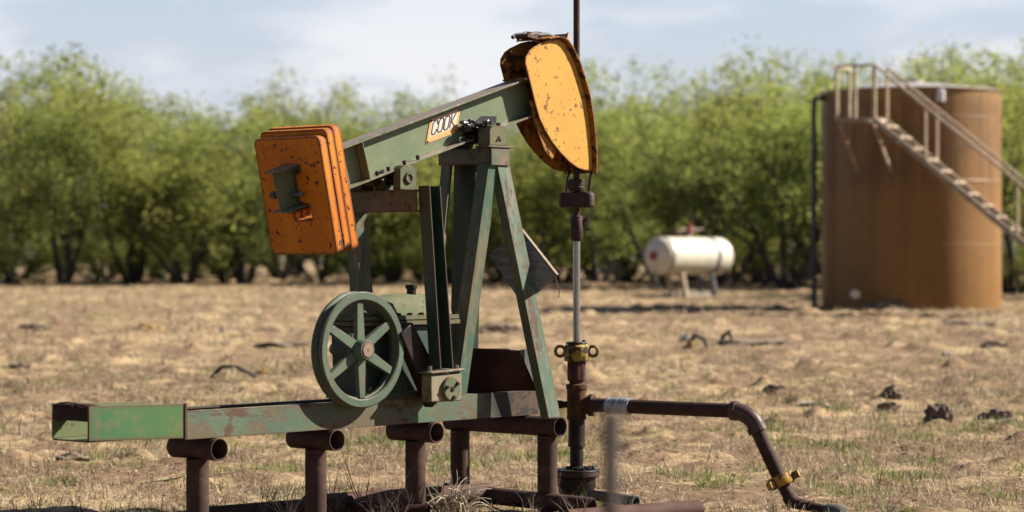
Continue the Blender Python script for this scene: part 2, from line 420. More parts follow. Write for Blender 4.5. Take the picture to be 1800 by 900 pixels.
add_stuff('leaf_litter', blades('leaf_litter', 110000, 11.5, 30, .015, .045, .008, 1.0, lambda x, y: np.clip((fbm(x, y, 1.1, 91, 3)-.35)*3, .05, 1), PAL_L, STRAW, 9, .85), 'scattered curled leaf litter and bark chips on the soil', 'leaf litter')

add_stuff('twig_litter', blades('twig_litter', 7000, 11.5, 45, .05, .20, .0045, .9, lambda x, y: np.clip((fbm(x, y, .8, 63, 3)-.38)*4, .05, 1), [(.13,.09,.06), (.20,.14,.10), (.42,.34,.25), (.09,.06,.045)], STRAW, 12, .9), 'thin broken dark twigs strewn over the pasture', 'twigs')

# ------------------------------------------------------------------ pump jack
BETA = R(17); CB, SB = math.cos(BETA), math.sin(BETA)
PJ = empty('pump_jack', pump_world(0,0,0), ANG, 'small weathered green oil pump jack with amber horse head and orange counterweight plates', 'pump jack')

# walking beam: axis through pivot; s along beam, t across
PIV = Vector((-.585, 0, 2.445-.0))            # a point on the top flange line (y = .065)
def bm_pt(s, y, t):                           # s measured along the beam from x=-.585, t down from the top flange
    return Vector((-.585+s*CB+t*SB, y, 2.445+s*SB-t*CB))
DP = .226
def isec(hw, dep, tf, tw): return [(-hw,0),(hw,0),(hw,tf),(tw,tf),(tw,dep-tf),(hw,dep-tf),(hw,dep),(-hw,dep),(-hw,dep-tf),(-tw,dep-tf),(-tw,tf),(-hw,tf)]
S0, S1 = -1.95, .12
m = MB(); m.extr(isec(.066, DP, .010, .005), bm_pt(S0,0,0), (0,1,0), (SB,0,-CB), Vector((CB,0,SB))*(S1-S0))
m.obox(bm_pt(-1.325,.035,DP/2), (.004*CB,0,.004*SB), (0,.029,0), (SB*(DP/2-.011),0,-CB*(DP/2-.011)))
m.obox(bm_pt(-1.325,-.035,DP/2), (.004*CB,0,.004*SB), (0,.029,0), (SB*(DP/2-.011),0,-CB*(DP/2-.011)))
wb = m.build('walking_beam', GREEN_BEAM, PJ, bevel=.002)
m = MB()
for s_ in (-1.03,-.92,-1.25,-1.16):
    for y_ in (.045,-.045):
        m.tube([bm_pt(s_,y_,DP-.012), bm_pt(s_,y_,DP-.034)], .011, 6)
m.build('bolt', DARKIRON, wb, split=True)
# through bolt in the tail of the beam
m = MB(); m.tube([bm_pt(-1.86,-.15,.15), bm_pt(-1.86,.10,.15)], .012, 10); m.lathe([(.0,-.012),(.022,-.012),(.022,.012),(0,.012)], bm_pt(-1.86,-.12,.15), (0,1,0), 6)
m.build('through_bolt', GREYRUST, wb)
# name plate
LL = Vector((-1.302,0,2.060)); LR = Vector((-1.055,0,2.1355)); UL = Vector((-1.268,0,2.196))
eu = LR-LL; ev = UL-LL
PLY = .0062
def quad_plate(u0,u1,v0,v1,y0,y1,mb):
    P = lambda u, v, y: (LL+eu*u+ev*v)+Vector((0,y,0))
    mb.hexa([P(u0,v0,y0),P(u1,v0,y0),P(u1,v1,y0),P(u0,v1,y0),P(u0,v0,y1),P(u1,v0,y1),P(u1,v1,y1),P(u0,v1,y1)])
m = MB(); quad_plate(0,1,0,1,PLY,PLY+.003,m); npl = m.build('nameplate', PLATEOR, wb, smooth=0)
npl['label'] = 'orange enamel nameplate reading COOK'
m = MB(); quad_plate(.075,.925,.24,.93,PLY+.0032,PLY+.0038,m); m.build('nameplate_panel', CREAM, wb, smooth=0)
m = MB()
def stroke(pts, w=.015, du=.0):               # polyline in plate (u,v) made of flat bars
    for (u0,v0),(u1,v1) in zip(pts[:-1], pts[1:]):
        a = LL+eu*u0+ev*v0; b = LL+eu*u1+ev*v1; d = (b-a).normalized(); nn = Vector((-d.z,0,d.x))
        hw = w*.26
        m.obox((a+b)/2+Vector((0,PLY+.0046,0)), (b-a)/2+d*hw*.9, nn*hw, (0,.0007,0))
v0, v1 = .31, .87
def letterO(u): stroke([(u+.03,v0),(u+.12,v0),(u+.15,v0+.09),(u+.15,v1-.09),(u+.12,v1),(u+.03,v1),(u,v1-.09),(u,v0+.09),(u+.03,v0)])
stroke([(.27,v1-.16),(.27,v1-.09),(.24,v1),(.15,v1),(.12,v1-.09),(.12,v0+.09),(.15,v0),(.24,v0),(.27,v0+.09),(.27,v0+.16)])
letterO(.32); letterO(.52)
stroke([(.73,v0),(.73,v1)]); stroke([(.87,v1),(.745,.56)]); stroke([(.745,.60),(.885,v0)])
m.build('lettering', INK, wb, smooth=0)
m = MB()
for u,v in ((.045,.07),(.955,.07),(.045,.93),(.955,.93)): m.lathe([(0,.006),(.005,.005),(.006,.0)], LL+eu*u+ev*v+Vector((0,PLY+.003,0)), (0,1,0), 8)
m.build('screw', DARKIRON, wb, split=True)

# counterweight plates
def rrect(y0,y1,z0,z1,r,n=6):
    out = []
    for cx, cz, a0 in ((y1-r,z1-r,0),(y0+r,z1-r,90),(y0+r,z0+r,180),(y1-r,z0+r,270)):
        for k in range(n+1):
            a = R(a0+90*k/n); out.append((cx+r*math.cos(a), cz+r*math.sin(a)))
    return out
TW = R(12.5); cw_ax = Vector((math.cos(TW),0,math.sin(TW))); cw_up = Vector((-math.sin(TW),0,math.cos(TW)))
cwc = Vector((-2.285, 0, 1.752))
for k, (t0, th, gy, gt, gb) in enumerate(((0,.050,0,0,0),(.056,.046,.006,.028,.012),(.106,.052,.006,.036,-.004))):
    m = MB(); o = cwc+cw_ax*t0
    m.extr(rrect(-.252-gy,.252+gy*.5,-.318+gb,.312+gt,.035), o, (0,1,0), cw_up, cw_ax*th, hole=[(-.075,.125),(-.075,.162),(.072,.162),(.072,.125),(.026,.118),(.026,-.040),(.072,-.045),(.105,-.050),(.105,-.130),(-.03,-.130),(-.03,-.085),(-.075,-.085),(-.075,-.045),(-.020,-.040),(-.020,.118)])
    p = m.build('counterweight_plate', ORANGE, PJ, bevel=.005, smooth=30)

# horse head
HH = [(-.49,2.651),(-.535,2.625),(-.568,2.585),(-.572,2.55),(-.556,2.509),(-.523,2.424),(-.487,2.327),(-.447,2.235),(-.395,2.165),(-.335,2.100),(-.258,2.040),(-.178,1.99),(-.101,1.956),(-.04,1.946),(.030,1.945),
      (.030,2.035),(.018,2.148),(-.002,2.26),(-.033,2.382),(-.077,2.481),(-.130,2.579),(-.188,2.655),(-.225,2.690),(-.262,2.705),(-.32,2.705),(-.39,2.690)]
hh = empty('horse_head', (0,0,0)); hh.parent = PJ
m = MB(); m.extr(HH, (0,.092,0), (1,0,0), (0,0,1), (0,.008,0)); m.build('side_plate', YELLOW, hh, bevel=.002, smooth=20)['label'] = 'sunlit amber side plate with rust chips'
m = MB(); m.extr(HH, (0,-.100,0), (1,0,0), (0,0,1), (0,.008,0)); m.build('side_plate', HEAD_RUST, hh, bevel=.002, smooth=20)['label'] = 'rusted brown and orange far side plate'
arc = [(.034,1.93),(.037,2.035),(.025,2.150),(.005,2.263),(-.026,2.387),(-.070,2.487),(-.123,2.587),(-.182,2.664),(-.222,2.699),(-.262,2.715),(-.32,2.716),(-.395,2.700)]
m = MB(); n_ = len(arc)
def off_arc(k, d):
    a = Vector(arc[max(k-1,0)]); b = Vector(arc[min(k+1,n_-1)]); t_ = (b-a).normalized(); return (arc[k][0]+t_.y*d, arc[k][1]-t_.x*d)
poly = [off_arc(k,-.003) for k in range(n_)]+[off_arc(k,.006) for k in range(n_-1,-1,-1)]
m.extr(poly, (0,-.130,0), (1,0,0), (0,0,1), (0,.260,0)); m.build('cable_track', HEAD_RUST, hh, smooth=30)
m = MB()                                     # inner stiffener that shows below the beam
m.extr([(-.515,2.34),(-.40,2.33),(-.26,2.14),(-.255,2.08),(-.31,2.005),(-.375,2.05),(-.455,2.19)], (0,.072,0), (1,0,0), (0,0,1), (0,.007,0)); m.build('gusset', HEAD_RUST, hh)
m = MB(); m.box(-.56,-.30,-.09,.09,2.455,2.463); m.build('clamp_plate', HEAD_RUST, hh)
m = MB()                                     # wire rope bridle coiled over the crown
for q in range(4):
    y_ = -.075+q*.03; pts = []
    for k in range(14):
        f = k/13; x_ = -.20-.27*f
        zt = 2.722+.018*math.sin(f*3.1)+.006*math.sin(9*f+q*2)
        pts.append((x_, y_+.018*math.sin(5*f+q), zt-.03*max(0,f-.7)))
    m.tube(pts, .012, 8)
m.build('wire_rope', simple('black_rope', (.045,.032,.026), .7), hh)
m = MB(); m.obox((-.45,.00,2.715), (.045,0,-.004), (0,.05,0), (.001,0,.010)); m.obox((-.36,-.02,2.745), (.05,0,.004), (0,.012,0), (0,0,.006)); m.build('rope_clamp', PIPE_LIGHT, hh, split=True)
m = MB(); m.extr([(-.03,-.035),(.055,.008),(.02,-.04)], (-.195,.05,2.745), (1,0,0), (0,0,1), (0,-.10,0)); m.build('rope_guide', DARKIRON, hh)
m = MB(); m.obox((-.150,.055,2.705), (.012,0,-.004), (0,.006,0), (.018,0,.050)); m.build('guide_tab', simple('pale_tab', (.60,.36,.24), .7), hh)

# samson post
def angle_leg(top, bot, sx, sy, w=.088, d=.075, th=.010, mat=GREEN_LEG, name='leg', label=None):
    """angle iron: outer face at +-y, return flange on the -x side"""
    top = Vector(top); bot = Vector(bot); m = MB()
    prof = [(0,0),(w,0),(w,-th),(th,-th),(th,-d),(0,-d)]
    pts_b = [bot+Vector((a,b*sy,0)) for a, b in prof]; pts_t = [top+Vector((a,b*sy,0)) for a, b in prof]
    vb = [m.v(p) for p in pts_b]; vt = [m.v(p) for p in pts_t]; m.face(vb); m.face(vt)
    for i in range(6): m.face([vb[i], vb[(i+1)%6], vt[(i+1)%6], vt[i]])
    return m.build(name, mat, PJ, bevel=.0015)
angle_leg((-.975,.185,1.96), (-1.195,.140,.662), 1, 1, .085, .085)
angle_leg((-.915,.190,1.96), (-.700,.390,.520), 1, 1, .105, .060)
angle_leg((-.975,-.185,1.96), (-1.195,-.140,.662), 1, -1, .085, .070)
m = MB(); vb = []; top = Vector((-.87,-.10,1.96)); bot = Vector((-.66,-.34,.52))
for c_ in (bot, top): vb.append([m.v(c_+Vector((a,b,0))) for a, b in ((0,-.085),(.06,-.085),(.06,-.075),(.01,-.075),(.01,.075),(.06,.075),(.06,.085),(0,.085))])
m.face(vb[0]); m.face(vb[1])
for i in range(8): m.face([vb[0][i], vb[0][(i+1)%8], vb[1][(i+1)%8], vb[1][i]])
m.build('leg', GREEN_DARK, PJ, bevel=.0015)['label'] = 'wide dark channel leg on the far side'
m = MB(); m.box(-.985,-.81,-.20,.192,1.955,2.045); m.box(-1.0,-.795,.10,.205,2.045,2.058); m.box(-1.0,-.795,-.205,-.10,2.045,2.058)
m.box(-.975,-.82,.192,.202,1.945,2.04)
cap = m.build('post_cap', painted('cap_worn_paint', (.055,.11,.07), (.10,.14,.085), (.26,.16,.10), rust=(.09,.045,.03), patch=.50, patchw=.08, speck=.66, wornamt=.8), PJ, bevel=.004)
m = MB()
for sy in (1,-1):
    y0, y1 = (.085,.175) if sy > 0 else (-.175,-.085)
    m.extr([(-.075,0),(.075,0),(.075,.085),(.055,.115),(-.055,.115),(-.075,.085)], (-.885,y0,2.058), (1,0,0), (0,0,1), (0,y1-y0,0))
sb = m.build('saddle_bearing', GREEN_GEAR, PJ, bevel=.005, split=True)
m = MB(); m.extr([(-.022,0),(.0,.030),(.024,.004),(.012,.0),(0,.014),(-.012,-.004)], (-.885,.1755,2.085), (1,0,0), (0,0,1), (0,.004,0)); m.build('grease_nipple', DARKIRON, sb)
m = MB(); m.tube([(-.885,-.17,2.13),(-.885,.17,2.13)], .035, 16); m.box(-.975,-.80,-.068,.068,2.075,2.120)
m.build('pivot_shaft', DARKIRON, PJ, bevel=.003)
m = MB()
rnd = random.Random(4)
for k in range(16): m.blob((-.985+rnd.uniform(-.05,.13), rnd.uniform(.02,.10), 2.165+rnd.uniform(-.02,.035)), rnd.uniform(.018,.035), rnd.uniform(.015,.03), rnd.uniform(.014,.026), k, .5, 2)
m.extr([(-.03,-.035),(.05,.03),(.13,.085),(.26,.09),(.26,.02),(.13,-.02)], (-.98,.0056,2.150), (1,0,0), (0,0,1), (0,.004,0))  # flat dark sheet on the web: grease merged with painted shade
m.build('grease_and_shade', GREASE_SHADE, PJ)
m = MB()
for x_ in (-.935,-.835): m.tube([(x_,.13,2.168),(x_,.13,2.192)], .013, 6)
m.build('bearing_bolt', DARKIRON, sb, split=True)

# equaliser, its bearing and the pitman arms
m = MB(); m.extr([(-.055,-.06),(.055,-.06),(.055,-.05),(-.045,-.05),(-.045,.05),(.055,.05),(.055,.06),(-.055,.06)], (-1.575,-.33,1.735), (1,0,0), (0,0,1), (0,.58,0))
m.build('equalizer_bar', painted('olive_bar_paint', (.075,.095,.05), (.11,.115,.065), (.19,.14,.08), patch=.52, patchw=.1, wornamt=.7), PJ, bevel=.002)
m = MB()
m.extr([(-.065,-.065),(.065,-.065),(.065,.05),(.04,.068),(-.04,.068),(-.065,.05)], (-1.535,.045,1.862), (1,0,0), (0,0,1), (0,.055,0))
m.extr([(-.065,-.065),(.065,-.065),(.065,.05),(.04,.068),(-.04,.068),(-.065,.05)], (-1.535,-.100,1.862), (1,0,0), (0,0,1), (0,.055,0))
m.lathe([(.018,0),(.030,0),(.030,.012),(.018,.012)], (-1.535,.100,1.862), (0,1,0), 16, loop=True)
eb = m.build('equalizer_bearing', GREEN_GEAR, PJ, bevel=.003)
m = MB(); m.lathe([(0,.004),(.019,.004),(.019,-.01)], (-1.535,.1005,1.862), (0,1,0), 14); m.build('bearing_bore', BLACK, eb)  # black disc paints the dark inside of the open bore
m = MB(); m.tube([(-1.535,-.20,1.862),(-1.535,.044,1.862)], .040, 14); m.tube([(-1.66,-.24,1.85),(-1.66,-.02,1.85)], .035, 12); m.box(-1.70,-1.60,-.25,-.10,1.795,1.90); m.blob((-1.66,.0,1.86),.05,.05,.05,3,.5,2)
m.build('cross_shaft', DARKIRON, eb, bevel=.003)
def pitman(sy, mat, label):
    m = MB(); y1 = .332*sy; y0 = .250*sy; th = .008*sy
    for (A, B) in (((-1.612,1.815),(-1.524,.822)),):
        secs = []
        for (x_, z_, w) in ((A[0],A[1],.090),(B[0],B[1],.105)):
            prof = [(0,y0),(w,y0),(w,y1),(w-.008,y1),(w-.008,y0+th),(.008,y0+th),(.008,y1),(0,y1)]
            secs.append([m.v((x_+a,b,z_)) for a, b in prof])
        m.face(secs[0]); m.face(secs[1])
        for i in range(8): m.face([secs[0][i], secs[0][(i+1)%8], secs[1][(i+1)%8], secs[1][i]])
    o = m.build('pitman_arm', mat, PJ, bevel=.0012); o['label'] = label
pitman(1, GREEN_DARK, 'dark green channel arm on the near side'); pitman(-1, GREEN_LEG, 'mottled green channel arm behind the counterweight')
def crank(sy):
    m = MB(); s = sy
    yy = lambda a, b: (min(a*s, b*s), max(a*s, b*s))
    y0, y1 = yy(.250,.325); m.box(-1.590,-1.345,y0,y1,.645,.795)
    y0, y1 = yy(.245,.340); m.hexa([(-1.605,y0,.797),(-1.335,y0,.808),(-1.335,y1,.808),(-1.605,y1,.797),(-1.605,y0,.811),(-1.335,y0,.822),(-1.335,y1,.822),(-1.605,y1,.811)])
    cb = m.build('crank_bearing', painted('bearing_worn_paint', (.20,.23,.15), (.27,.27,.17), (.40,.27,.16), patch=.5, patchw=.1, big=5, wornamt=.8, speck=.72), PJ, bevel=.006)
    m = MB(); m.lathe([(0,.022),(.060,.022),(.068,.016),(.068,0)], (-1.445,.325*s,.712), (0,s,0), 28)
    cc = m.build('bearing_cover', GREEN_GEAR, cb, bevel=.001)
    m = MB()
    for a in (38,165,280): m.lathe([(0,.012),(.010,.012),(.011,0)], (-1.445+.046*math.cos(R(a)),.347*s,.712+.046*math.sin(R(a))), (0,s,0), 6)
    m.lathe([(0,.005),(.014,.004),(.016,0)], (-1.445,.347*s,.712), (0,s,0), 10)
    m.build('cover_bolt', DARKIRON, cb, split=True)
    m = MB()
    for x_ in (-1.575,-1.365): m.lathe([(0,.028),(.013,.028),(.015,0)], (x_,.30*s,.812), (0,0,1), 6)
    m.build('strap_bolt', BRASSY, cb, split=True)
    y0, y1 = yy(.185,.248)
    m = MB(); a = Vector((-1.66,0,.99)); b = Vector((-1.47,0,.70)); d = (b-a).normalized(); nn = Vector((-d.z,0,d.x))
    p = [a-d*.07+nn*.055, a-d*.07-nn*.055, b+d*.06-nn*.075, b+d*.06+nn*.075]
    m.hexa([(q.x,y0,q.z) for q in p]+[(q.x,y1,q.z) for q in p]); m.lathe([(.075,0),(.075,.06)], (-1.66,.16*s,.985), (0,s,0), 24)
    m.build('crank_arm', DARKIRON, PJ, bevel=.006)
crank(1); crank(-1)

# gear reducer
gr = empty('gear_reducer', (0,0,0)); gr.parent = PJ
m = MB(); m.hexa([(-1.88,-.13,.70),(-1.27,-.13,.70),(-1.27,.13,.70),(-1.88,.13,.70),(-1.91,-.12,1.055),(-1.21,-.12,1.055),(-1.21,.12,1.055),(-1.91,.12,1.055)])
m.box(-1.91,-1.22,-.16,.16,.664,.700)
m.hexa([(-1.75,.13,.70),(-1.60,.13,.70),(-1.60,.155,.70),(-1.75,.155,.70),(-1.70,.125,.93),(-1.65,.125,.93),(-1.65,.13,.93),(-1.70,.13,.93)])
for x_, z_, r_ in ((-1.985,.94,.085),(-1.66,.985,.085)):
    m.lathe([(r_,.05),(r_,.16)], (x_,0,z_), (0,1,0), 24)
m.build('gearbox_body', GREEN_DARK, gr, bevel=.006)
m = MB(); m.box(-1.945,-1.172,-.15,.15,1.058,1.083); m.box(-1.940,-1.177,-.147,.147,1.086,1.112); m.build('gearbox_flange', GREEN_GEAR, gr, bevel=.004)
m = MB(); prof = [(-1.925,1.113),(-1.90,1.150),(-1.83,1.190),(-1.70,1.212),(-1.55,1.228),(-1.32,1.226),(-1.24,1.19),(-1.205,1.113)]
rows = []
for y_, k in ((-.125,0),(-.11,.62),(-.075,.92),(-.03,1),(.03,1),(.075,.92),(.11,.62),(.125,0)): rows.append([m.v((x_, y_, 1.113+(z_-1.113)*k)) for x_, z_ in prof])
for a, b in zip(rows[:-1], rows[1:]):
    for i in range(len(prof)-1): m.face([a[i],a[i+1],b[i+1],b[i]])
m.face([r_[0] for r_ in rows]); m.face([r_[-1] for r_ in rows]); bmesh.ops.remove_doubles(m.bm, verts=m.bm.verts, dist=.0005)
m.build('gearbox_lid', GREEN_GEAR, gr, smooth=50)
m = MB(); m.lathe([(0,.052),(.030,.052),(.034,.048),(.034,.030),(.026,.028),(.026,-.01)], (-1.44,.03,1.226), (0,0,1), 20); m.build('filler_cap', DARKIRON, gr)
m = MB()
for k in range(9):
    x_ = -1.91+.089*k; m.lathe([(0,.014),(.012,.014),(.013,0)], (x_,.134,1.112), (0,0,1), 6)
for x_ in (-1.88,-1.62,-1.28): m.lathe([(0,.032),(.016,.032),(.018,0)], (x_,.145,.700), (0,0,1), 6)
m.build('flange_bolt', DARKIRON, gr, split=True)

# sheave
sh = empty('sheave_wheel', (0,0,0)); sh.parent = PJ
WC = Vector((-2.008,.200,.938))
m = MB(); m.lathe([(.306,-.046),(.309,-.044),(.309,-.030),(.284,-.012),(.284,-.004),(.309,.014),(.309,.028),(.302,.034),(.268,.034),(.261,.028),(.260,.010),(.252,.006),(.252,-.010),(.261,-.028),(.268,-.046)], WC, (0,1,0), 72, loop=True)
m.build('rim', GREEN_WHEEL, sh, bevel=0, smooth=40)
for k in range(6):
    a = R(90+60*k+2); d = Vector((math.cos(a),0,math.sin(a))); nn = Vector((-d.z,0,d.x)); m = MB()
    for hw0, hw1, y0, y1 in ((.031,.022,-.012,.016),):
        p = [WC+d*.035-nn*hw0, WC+d*.035+nn*hw0, WC+d*.258+nn*hw1, WC+d*.258-nn*hw1]
        m.hexa([q+Vector((0,y0,0)) for q in p]+[q+Vector((0,y1,0)) for q in p])
    m.build('spoke', GREEN_WHEEL, sh, bevel=.004)
m = MB(); m.lathe([(0,-.05),(.055,-.05),(.060,-.02),(.060,.02),(.054,.058),(.050,.064),(0,.064)], WC, (0,1,0), 32); m.build('hub', GREEN_WHEEL, sh, bevel=.002)
m = MB(); m.lathe([(0,.070),(.038,.069),(.043,.063)], WC, (0,1,0), 24); m.tube([WC+Vector((0,.068,0)), WC+Vector((0,.071,0))], .006, 8); m.tube([WC+Vector((0,-.07,0)), WC+Vector((0,-.2,0))], .03, 14)
m.build('axle', painted('pinkish_axle', (.34,.22,.17), (.30,.2,.15), (.4,.3,.2)), sh)

# base frame
def channel_y(x0, x1, y, sy, z0, z1, m, fl=.050, th=.008):      # web at y, flanges pointing to -sy
    m.extr([(0,z0),(0,z1),(-fl*sy,z1),(-fl*sy,z1-th),(-th*sy,z1-th),(-th*sy,z0+th),(-fl*sy,z0+th),(-fl*sy,z0)], (x0,y,0), (0,1,0), (0,0,1), (x1-x0,0,0))
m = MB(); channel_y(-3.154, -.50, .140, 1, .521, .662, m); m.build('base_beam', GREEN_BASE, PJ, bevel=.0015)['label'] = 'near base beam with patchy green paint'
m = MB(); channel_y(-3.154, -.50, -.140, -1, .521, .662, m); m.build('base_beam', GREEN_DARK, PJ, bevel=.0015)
m = MB()
for x_ in (-3.14,-2.30,-1.05,-.55): m.box(x_,x_+.05,-.131,.131,.53,.655)
m.build('cross_member', GREEN_DARK, PJ, bevel=.002, split=True)
m = MB(); m.hexa([(-3.757,.132,.548),(-3.160,.132,.530),(-3.160,.144,.530),(-3.757,.144,.548),(-3.757,.132,.716),(-3.160,.132,.702),(-3.160,.144,.702),(-3.757,.144,.716)])
m.build('end_plate', GREEN_BRIGHT, PJ, bevel=.002)['label'] = 'bright green side plate at the tail of the base'
m = MB(); m.hexa([(-3.757,-.144,.548),(-3.160,-.144,.530),(-3.160,-.136,.530),(-3.757,-.136,.548),(-3.757,-.144,.719),(-3.160,-.144,.699),(-3.160,-.136,.699),(-3.757,-.136,.719)])
m.box(-3.757,-3.165,-.135,.131,.540,.548)
m.build('end_plate', painted('olive_tail_paint', (.13,.19,.07), (.17,.21,.08), (.3,.19,.09), patch=.6), PJ, bevel=.002)
m = MB(); m.box(-3.755,-3.66,-.134,.130,.640,.712); m.blob((-3.72,-.05,.712),.05,.10,.014,5,.4); m.blob((-3.72,.06,.712),.05,.07,.010,8,.4)
m.build('tail_block', RUST_DARK, PJ, bevel=.006)
m = MB(); m.box(-3.166,-3.150,.1445,.150,.522,.704); m.build('weld_seam', PIPE, PJ, bevel=.002)

# sheet steel guard standing on the base inside the post
m = MB()
def plate(p, n_, th, mb):                   # four corner points, offset by n_*th
    q = [Vector(a) for a in p]; nn = Vector(n_).normalized()*th
    mb.hexa(q+[a+nn for a in q])
go = Vector((-.85,0,.664)); gd = empty('steel_guard', pump_world(go.x,go.y,go.z), ANG, 'rusty sheet steel guard box standing on the base between the post legs', 'guard')
plate([(-.96,-.02,.668),(-.655,.262,.668),(-.795,.252,.902),(-.95,.0,.915)], (1,-.9,0), .006, m); m.build('panel', RUST_DARK, gd, go)
m = MB(); plate([(-.652,.262,.668),(-.575,.262,.668),(-.655,.255,.918),(-.792,.252,.902)], (0,-1,0), .006, m); m.build('end_panel', GREYRUST, gd, go)
m = MB(); plate([(-.95,-.03,.668),(-.57,-.03,.668),(-.57,-.03,.90),(-.95,-.03,.91)], (0,1,0), .006, m); m.build('panel', RUST_DARK, gd, go)

# weathered board caught behind the front leg
bo = Vector((-.665,.17,1.16)); bx = [(.162,1.583),(.434,1.323),(.184,1.162),(-.077,1.443)]
bx = [(y-.02, z) for y, z in bx]
m = MB(); m.extr(bx, (-.672,0,0), (0,1,0), (0,0,1), (.004,0,0)); m.extr([(a, b) for a, b in bx], (-.6675,0,0), (0,1,0), (0,0,1), (.018,0,0))
rt = empty('wooden_board', pump_world(bo.x,bo.y,bo.z), ANG, 'tilted dark weathered board wedged behind the front leg of the post', 'board')
m.build('plank', BOARD, rt, bo, smooth=0)
m = MB(); a_, b_ = Vector((0,bx[0][0],bx[0][1])), Vector((0,bx[1][0],bx[1][1])); dd = (b_-a_); nn = Vector((0,-dd.z,dd.y)).normalized()
m.obox((a_+b_)/2+nn*.0075+Vector((-.659,0,0)), dd/2, nn*.005, (.011,0,0)); m.build('edge_strip', BOARD_EDGE, rt, bo, smooth=0)
m = MB(); m.tube([(-.66,.405,1.325),(-.66,.42,1.27),(-.66,.435,1.24),(-.66,.43,1.20)], .003, 5); m.build('loose_strap', DEADWOOD, rt, bo)

# ------------------------------------------------------------------ pipe stands
def hollow(m, p0, p1, r=.0572, wall=.006, n=28): m.tube([p0, p1], r, n, wall=wall)
STAND_L = ['rusty T-shaped pipe stand under the tail end of the green base', 'rusty T-shaped pipe stand below the spoked wheel, second from the tail', 'rusty T-shaped pipe stand beneath the crank bearing']
for (x_, y0, y1), lab in zip(((-2.956,-.175,.168),(-2.135,-.175,.165),(-1.377,-.178,.165)), STAND_L):
    o_ = Vector((x_,0,0)); t = empty('pipe_stand', pump_world(x_,0,-.02), ANG, lab, 'pipe stand', 'T-shaped pipe stands under the base')
    m = MB(); hollow(m, (x_,y0,.463), (x_,y1,.463)); m.build('cross_pipe', PIPE, t, (x_,0,-.02), bevel=.0015)
    m = MB(); m.tube([(x_,.0,-.15),(x_,.0,.408)], .0572, 28); m.build('post', PIPE, t, (x_,0,-.02))
t = empty('pipe_trestle', pump_world(-.58,0,-.02), ANG, 'rusty two-legged pipe trestle with open ended crossbar beside the wellhead', 'trestle')
m = MB(); hollow(m, (-.58,-.50,.463), (-.58,.375,.463)); m.build('cross_pipe', PIPE, t, (-.58,0,-.02), bevel=.0015)
for y_ in (-.41,.275):
    m = MB(); m.tube([(-.58,y_,-.15),(-.58,y_,.408)], .0572, 28); m.build('post', PIPE, t, (-.58,0,-.02))
def lying(name, p0, p1, r, mat, label, cat='pipe', group=None, wall=.006, n=26):
    p0 = Vector(p0); p1 = Vector(p1); m = MB(plain); k = 8
    m.tube([p0.lerp(p1, i/k) for i in range(k+1)], r, n, wall=wall)
    o = m.build(name, mat, None, (p0.x,p0.y,0)); o.location = (p0.x,p0.y,0); return tag(o, label, cat, group)
GP = 'pipes lying on the ground'
lying('ground_pipe', (-1.66,13.02,.03), (-.90,13.50,.045), .055, PIPE, 'dark rusty pipe lying between the two leftmost pipe stands', group=GP)
lying('ground_pipe', (-1.15,13.52,.04), (-.155,14.13,.05), .060, PIPE_LIGHT, 'pinkish rusty pipe on the ground ending just right of the tangled dead weed', group=GP)
a = pump_world(-1.60,-.30,.03); b = pump_world(-1.377,.10,.02)
lying('ground_pipe', a, b, .045, RUST_DARK, 'short dark pipe stub at the foot of the stand under the crank', group=GP)
a = pump_world(-.60,-.50,.045); b = pump_world(-.60,.62,.03)
lying('ground_pipe', a, b, .050, PIPE, 'brown pipe lying across the feet of the two-legged trestle', group=GP)
lying('ground_pipe', (.30,12.95,.02), (1.03,13.33,.035), .058, PIPE_LIGHT, 'short fat brown pipe lying in front of the wellhead beside the blurred post', group=GP)
lying('pipe_nipple', (.44,13.95,.06), (.70,13.62,.055), .030, GREYRUST, 'small grey pipe stub poking out beside the wellhead base')

# ------------------------------------------------------------------ wellhead, rod, flow line
WH = empty('wellhead', pump_world(0,0,0), ANG, 'dark greasy wellhead with yellow two-eared stuffing box', 'wellhead')
m = MB(); m.lathe([(0,.165),(.13,.165),(.136,.160),(.136,.122),(.130,.118),(.115,.112),(.115,.06),(.108,.05),(.108,-.1)], (0,0,0), n=40)
ch = m.build('casing_head', DARKIRON, WH, bevel=.002)
m = MB(); m.lathe([(.118,.150),(.139,.150),(.139,.128),(.118,.128)], (0,0,0), n=40, loop=True); m.build('flange_rim', PIPE, ch)
m = MB(); m.tube([(0,0,.165),(0,0,.31)], .040, 24); m.tube([(0,0,.305),(0,0,.47)], .050, 24); m.lathe([(0,.30),(.053,.30),(.053,.315),(0,.315)], (0,0,0))
for k in range(7):
    rnd.seed(k); m.blob((rnd.uniform(-.07,.07), rnd.uniform(-.03,.09), .168), .035,.03,.016, k, .6, 2)
m.build('tubing', DARKIRON, WH)
m = MB(); m.lathe([(0,.46),(.056,.46),(.058,.47),(.058,.64),(.064,.645),(.064,.668),(.056,.672),(.044,.675),(.044,.695),(0,.695)], (0,0,0), n=32)
m.build('tee_body', TEE, WH, bevel=.001)
FD = Vector((.575,-.345,-.008)); FDl = FD.normalized()       # flow direction in world XY
def w2p(v): return Vector(((v.x*UX+v.y*UY), (v.x*UY-v.y*UX), v.z))   # world direction -> pump frame (x, y toward viewer)
fl = w2p(Vector((.93,-.36,0)).normalized())
m = MB(); C0 = Vector((0,0,.548)); m.tube([C0, C0+fl*.075], .046, 24); m.lathe([(0,.075),(.062,.075),(.066,.082),(.066,.108),(.058,.114),(0,.114)], C0, fl, 28)
m.tube([C0, C0-fl*.115], .020, 14); m.lathe([(0,.095),(.028,.095),(.028,.122),(0,.122)], C0, -fl, 6)
m.build('tee_branch', TEE, WH, bevel=.001)
